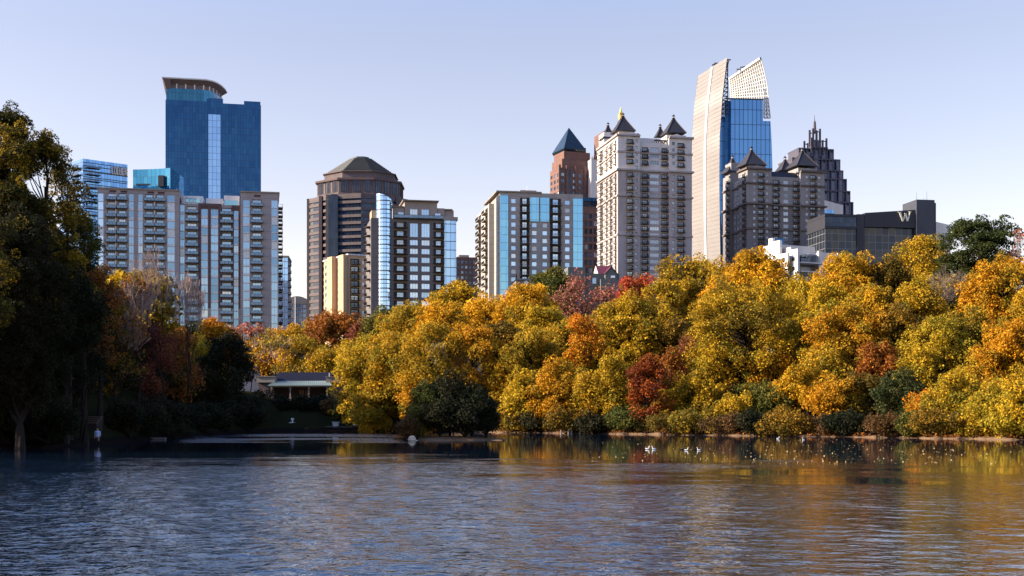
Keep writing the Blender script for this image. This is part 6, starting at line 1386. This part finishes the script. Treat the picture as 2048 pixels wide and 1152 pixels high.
# waterfowl
FEA = {'white': wall_mat('white_feathers', (.8, .78, .74)), 'dark': wall_mat('dark_feathers', (.03, .025, .02)), 'brown': wall_mat('brown_feathers', (.10, .065, .04)), 'bill': wall_mat('orange_bill', (.55, .22, .02))}
def duck(px, py, kind, label, s=1.0, Y=None, stand=False, flip=1):
    Y = Y or CZ * F / (py - HY); x = (px - 1024) / F * Y; z = ground(x, Y) if stand else 0
    o = MB(); h = .22 * s if stand else 0; f = flip; Pt = lambda a, c2: (f * a * s, 0, c2 * s + h)
    o.loft([Pt(-.30, .14), Pt(-.22, .11), Pt(-.10, .07), Pt(.05, .07), Pt(.16, .12), Pt(.20, .22), Pt(.20, .34), Pt(.235, .41), Pt(.29, .41), Pt(.31, .40)],
           [.01 * s, .05 * s, .10 * s, .11 * s, .08 * s, .045 * s, .038 * s, .052 * s, .045 * s, .02 * s], 8)
    o = o.build('duck', FEA['white' if kind == 'white' else kind], None, (x, Y, z), 0.2, smooth=True); tag(o, label, 'duck', 'waterfowl on the lake')
    b2 = MB().loft([Pt(.30, .405), Pt(.36, .39), Pt(.385, .385)], [.022 * s, .018 * s, .008 * s], 6).build('bill', FEA['bill'], o)
    if stand:
        for k in (-.04, .04): MB().tube((0, k * s, 0), (0, k * s, h + .03), .012, .012, 5).build('leg', FEA['bill'], o)
    return o
for i, (px, py, kd, lb, s, fl) in enumerate([
    (1295, 899, 'white', 'white duck on the dark water below the red maple, left of a pair', 1.3, 1), (1308, 899, 'white', 'white duck on the dark water below the red maple, right of a pair', 1.3, -1),
    (1364, 900, 'dark', 'dark duck at the left end of a loose row of ducks', 1.3, 1), (1373, 901, 'white', 'pale duck second from the left in a loose row', 1.1, 1), (1389, 900, 'dark', 'dark duck in the middle of the loose row', 1.1, -1), (1398, 901, 'white', 'pale duck at the right end of the loose row', 1.1, -1),
    (1556, 878, 'white', 'white duck close to the beach, nearer the largest spreading tree', 1.3, 1), (1607, 880, 'white', 'white duck close to the beach below the drooping orange tree', 1.2, -1),
    (1007, 881, 'dark', 'dark duck swimming off the right tip of the island', 1.5, -1), (1056, 871, 'dark', 'dark duck swimming near the shore left of the posts', 1.5, 1), (388, 879, 'dark', 'dark duck on the far bright water at the left', 1.3, 1)]):
    duck(px, py, kd, lb, s * .48, None, False, fl)
duck(1429, 866, 'white', 'white goose standing at the beach edge, left of two', 1.0, 174, True, 1); duck(1436, 866, 'white', 'white goose standing at the beach edge, right of two', 1.0, 174, True, -1)
# fallen leaves afloat
rng = np.random.default_rng(9); n = 520; px = rng.uniform(1180, 2048, n); px[rng.random(n) < .25] = rng.uniform(1560, 1900, (rng.random(n) < .25).sum())[0] if False else 1700
px = np.where(px == 1700, rng.uniform(1480, 2048, n), px); py = rng.uniform(882, 930, n) - rng.random(n) * 6; Yl = CZ * F / (py - HY); xl = (px - 1024) / F * Yl
s = rng.uniform(.035, .10, n); a = rng.uniform(0, 6.28, n); V = np.empty((n, 4, 3))
for k in range(4): V[:, k, 0] = xl + np.cos(a + k * 1.571) * s * (1 if k % 2 else .6); V[:, k, 1] = Yl + np.sin(a + k * 1.571) * s * (1 if k % 2 else .6); V[:, k, 2] = .008 + rng.uniform(0, .05, n) * (k == 1)
V = V[:, ::1]; col = np.array([(.75, .50, .18), (.8, .6, .3), (.55, .3, .08)])[rng.integers(0, 3, n)]
tag(link('floating_leaves', np_mesh('floating_leaves', V.reshape(-1, 3), np.arange(n * 4).reshape(-1, 4), col, LEAF)), 'scattered fallen leaves floating on the calm right water', 'leaves', kind='stuff')
# leaf litter and low brush along the right shore
n = 9000; th = rng.uniform(-1, 24, n); e = rng.uniform(.2, 7, n); r = shore(th) + e; x = np.sin(np.radians(th)) * r; y = np.cos(np.radians(th)) * r; z = np.array([ground(a, b2) for a, b2 in zip(x, y)]) + rng.random(n) * .25
V, Q, col = leaf_cloud(rng, np.stack([x, y, z], 1)[::5], np.full(n // 5, .25), np.full(n // 5, 6.), .6, .13, PAL['brown'] + PAL['rust'])
tag(link('leaf_litter', np_mesh('leaf_litter', V, Q, col, LEAF)), 'fallen brown leaves covering the right shore under the trees', 'leaves', kind='stuff')

# ------------------------------------------------------------ person
SKIN = wall_mat('skin', (.45, .26, .18)); SHIRT = wall_mat('pale_blue_shirt', (.50, .56, .80)); TROU = wall_mat('dark_trousers', (.03, .03, .04)); HAIR = wall_mat('dark_hair', (.02, .015, .012))
def person(px, py, label):
    Y = 114.5; x = (px - 1024) / F * Y; gz = ground(x, Y)
    me = bpy.data.meshes.new('person'); V = [(0, 0, .95), (0, 0, 1.15), (0, 0, 1.38), (0, .0, 1.48), (0, -.01, 1.58), (0, -.02, 1.70)]; R = [.13, .12, .14, .055, .085, .08]; E = [(0, 1), (1, 2), (2, 3), (3, 4), (4, 5)]
    for s in (-1, 1):
        b0 = len(V); V += [(s * .17, 0, 1.40), (s * .23, .02, 1.12), (s * .22, -.10, .90), (s * .21, -.13, .82)]; R += [.055, .042, .032, .03]; E += [(2, b0), (b0, b0 + 1), (b0 + 1, b0 + 2), (b0 + 2, b0 + 3)]
        for j in range(5): q = len(V); V.append((s * (.21 + .006 * (j - 2)), -.15 + .014 * j, .82 - (.085 if j not in (0,) else .05) + .008 * abs(j - 2))); R.append(.009); E.append((b0 + 3, q))
        b1 = len(V); V += [(s * .09, 0, .86), (s * .11, -.03 * s, .48), (s * .11, .03, .08), (s * .12, -.14, .04)]; R += [.085, .055, .04, .035]; E += [(0, b1), (b1, b1 + 1), (b1 + 1, b1 + 2), (b1 + 2, b1 + 3)]
    me.from_pydata(V, E, []); o = link('person', me, None, (x, Y, gz)); sk = o.modifiers.new('skin', 'SKIN')
    for i, r in enumerate(R): me.skin_vertices[0].data[i].radius = (r, r * .85)
    me.skin_vertices[0].data[0].use_root = True; o.modifiers.new('sub', 'SUBSURF').levels = 1; o.modifiers['sub'].render_levels = 2; me.materials.append(SKIN); tag(o, label, 'person')
    m1 = MB(); m1.loft([(0, 0, .84), (0, 0, 1.0), (0, 0, 1.2), (0, 0, 1.38), (0, 0, 1.46)], [(.20, .15), (.19, .145), (.20, .145), (.20, .13), (.09, .08)], 12)
    for s in (-1, 1): m1.loft([(s * .15, 0, 1.41), (s * .22, .01, 1.25), (s * .235, .02, 1.10), (s * .23, -.06, .97)], [.075, .07, .058, .05], 8)
    m1.build('shirt', SHIRT, o, smooth=True); m2 = MB(); m2.loft([(0, 0, .78), (0, 0, .95)], [(.17, .13), (.165, .125)], 12)
    for s in (-1, 1): m2.loft([(s * .09, 0, .9), (s * .11, -.03 * s, .48), (s * .11, .03, .1)], [.10, .075, .06], 9)
    m2.build('trousers', TROU, o, smooth=True); MB().loft([(0, .02, 1.62), (0, .02, 1.70), (0, .01, 1.77), (0, 0, 1.80)], [.095, .102, .08, .03], 10).build('hair', HAIR, o, smooth=True)
    f_ = MB(); 
    for s in (-1, 1): f_.box(s * .03 - .012, s * .03 + .012, -.105, -.095, 1.655, 1.668)
    f_.build('eyes', HAIR, o); MB().prism([(-.014, -.10), (.014, -.10), (0, -.125)][::-1], 1.61, 1.65, 0).build('nose', SKIN, o)
    return o
person(195, 862, 'person in a pale blue shirt standing on the left bank beside the stone steps')
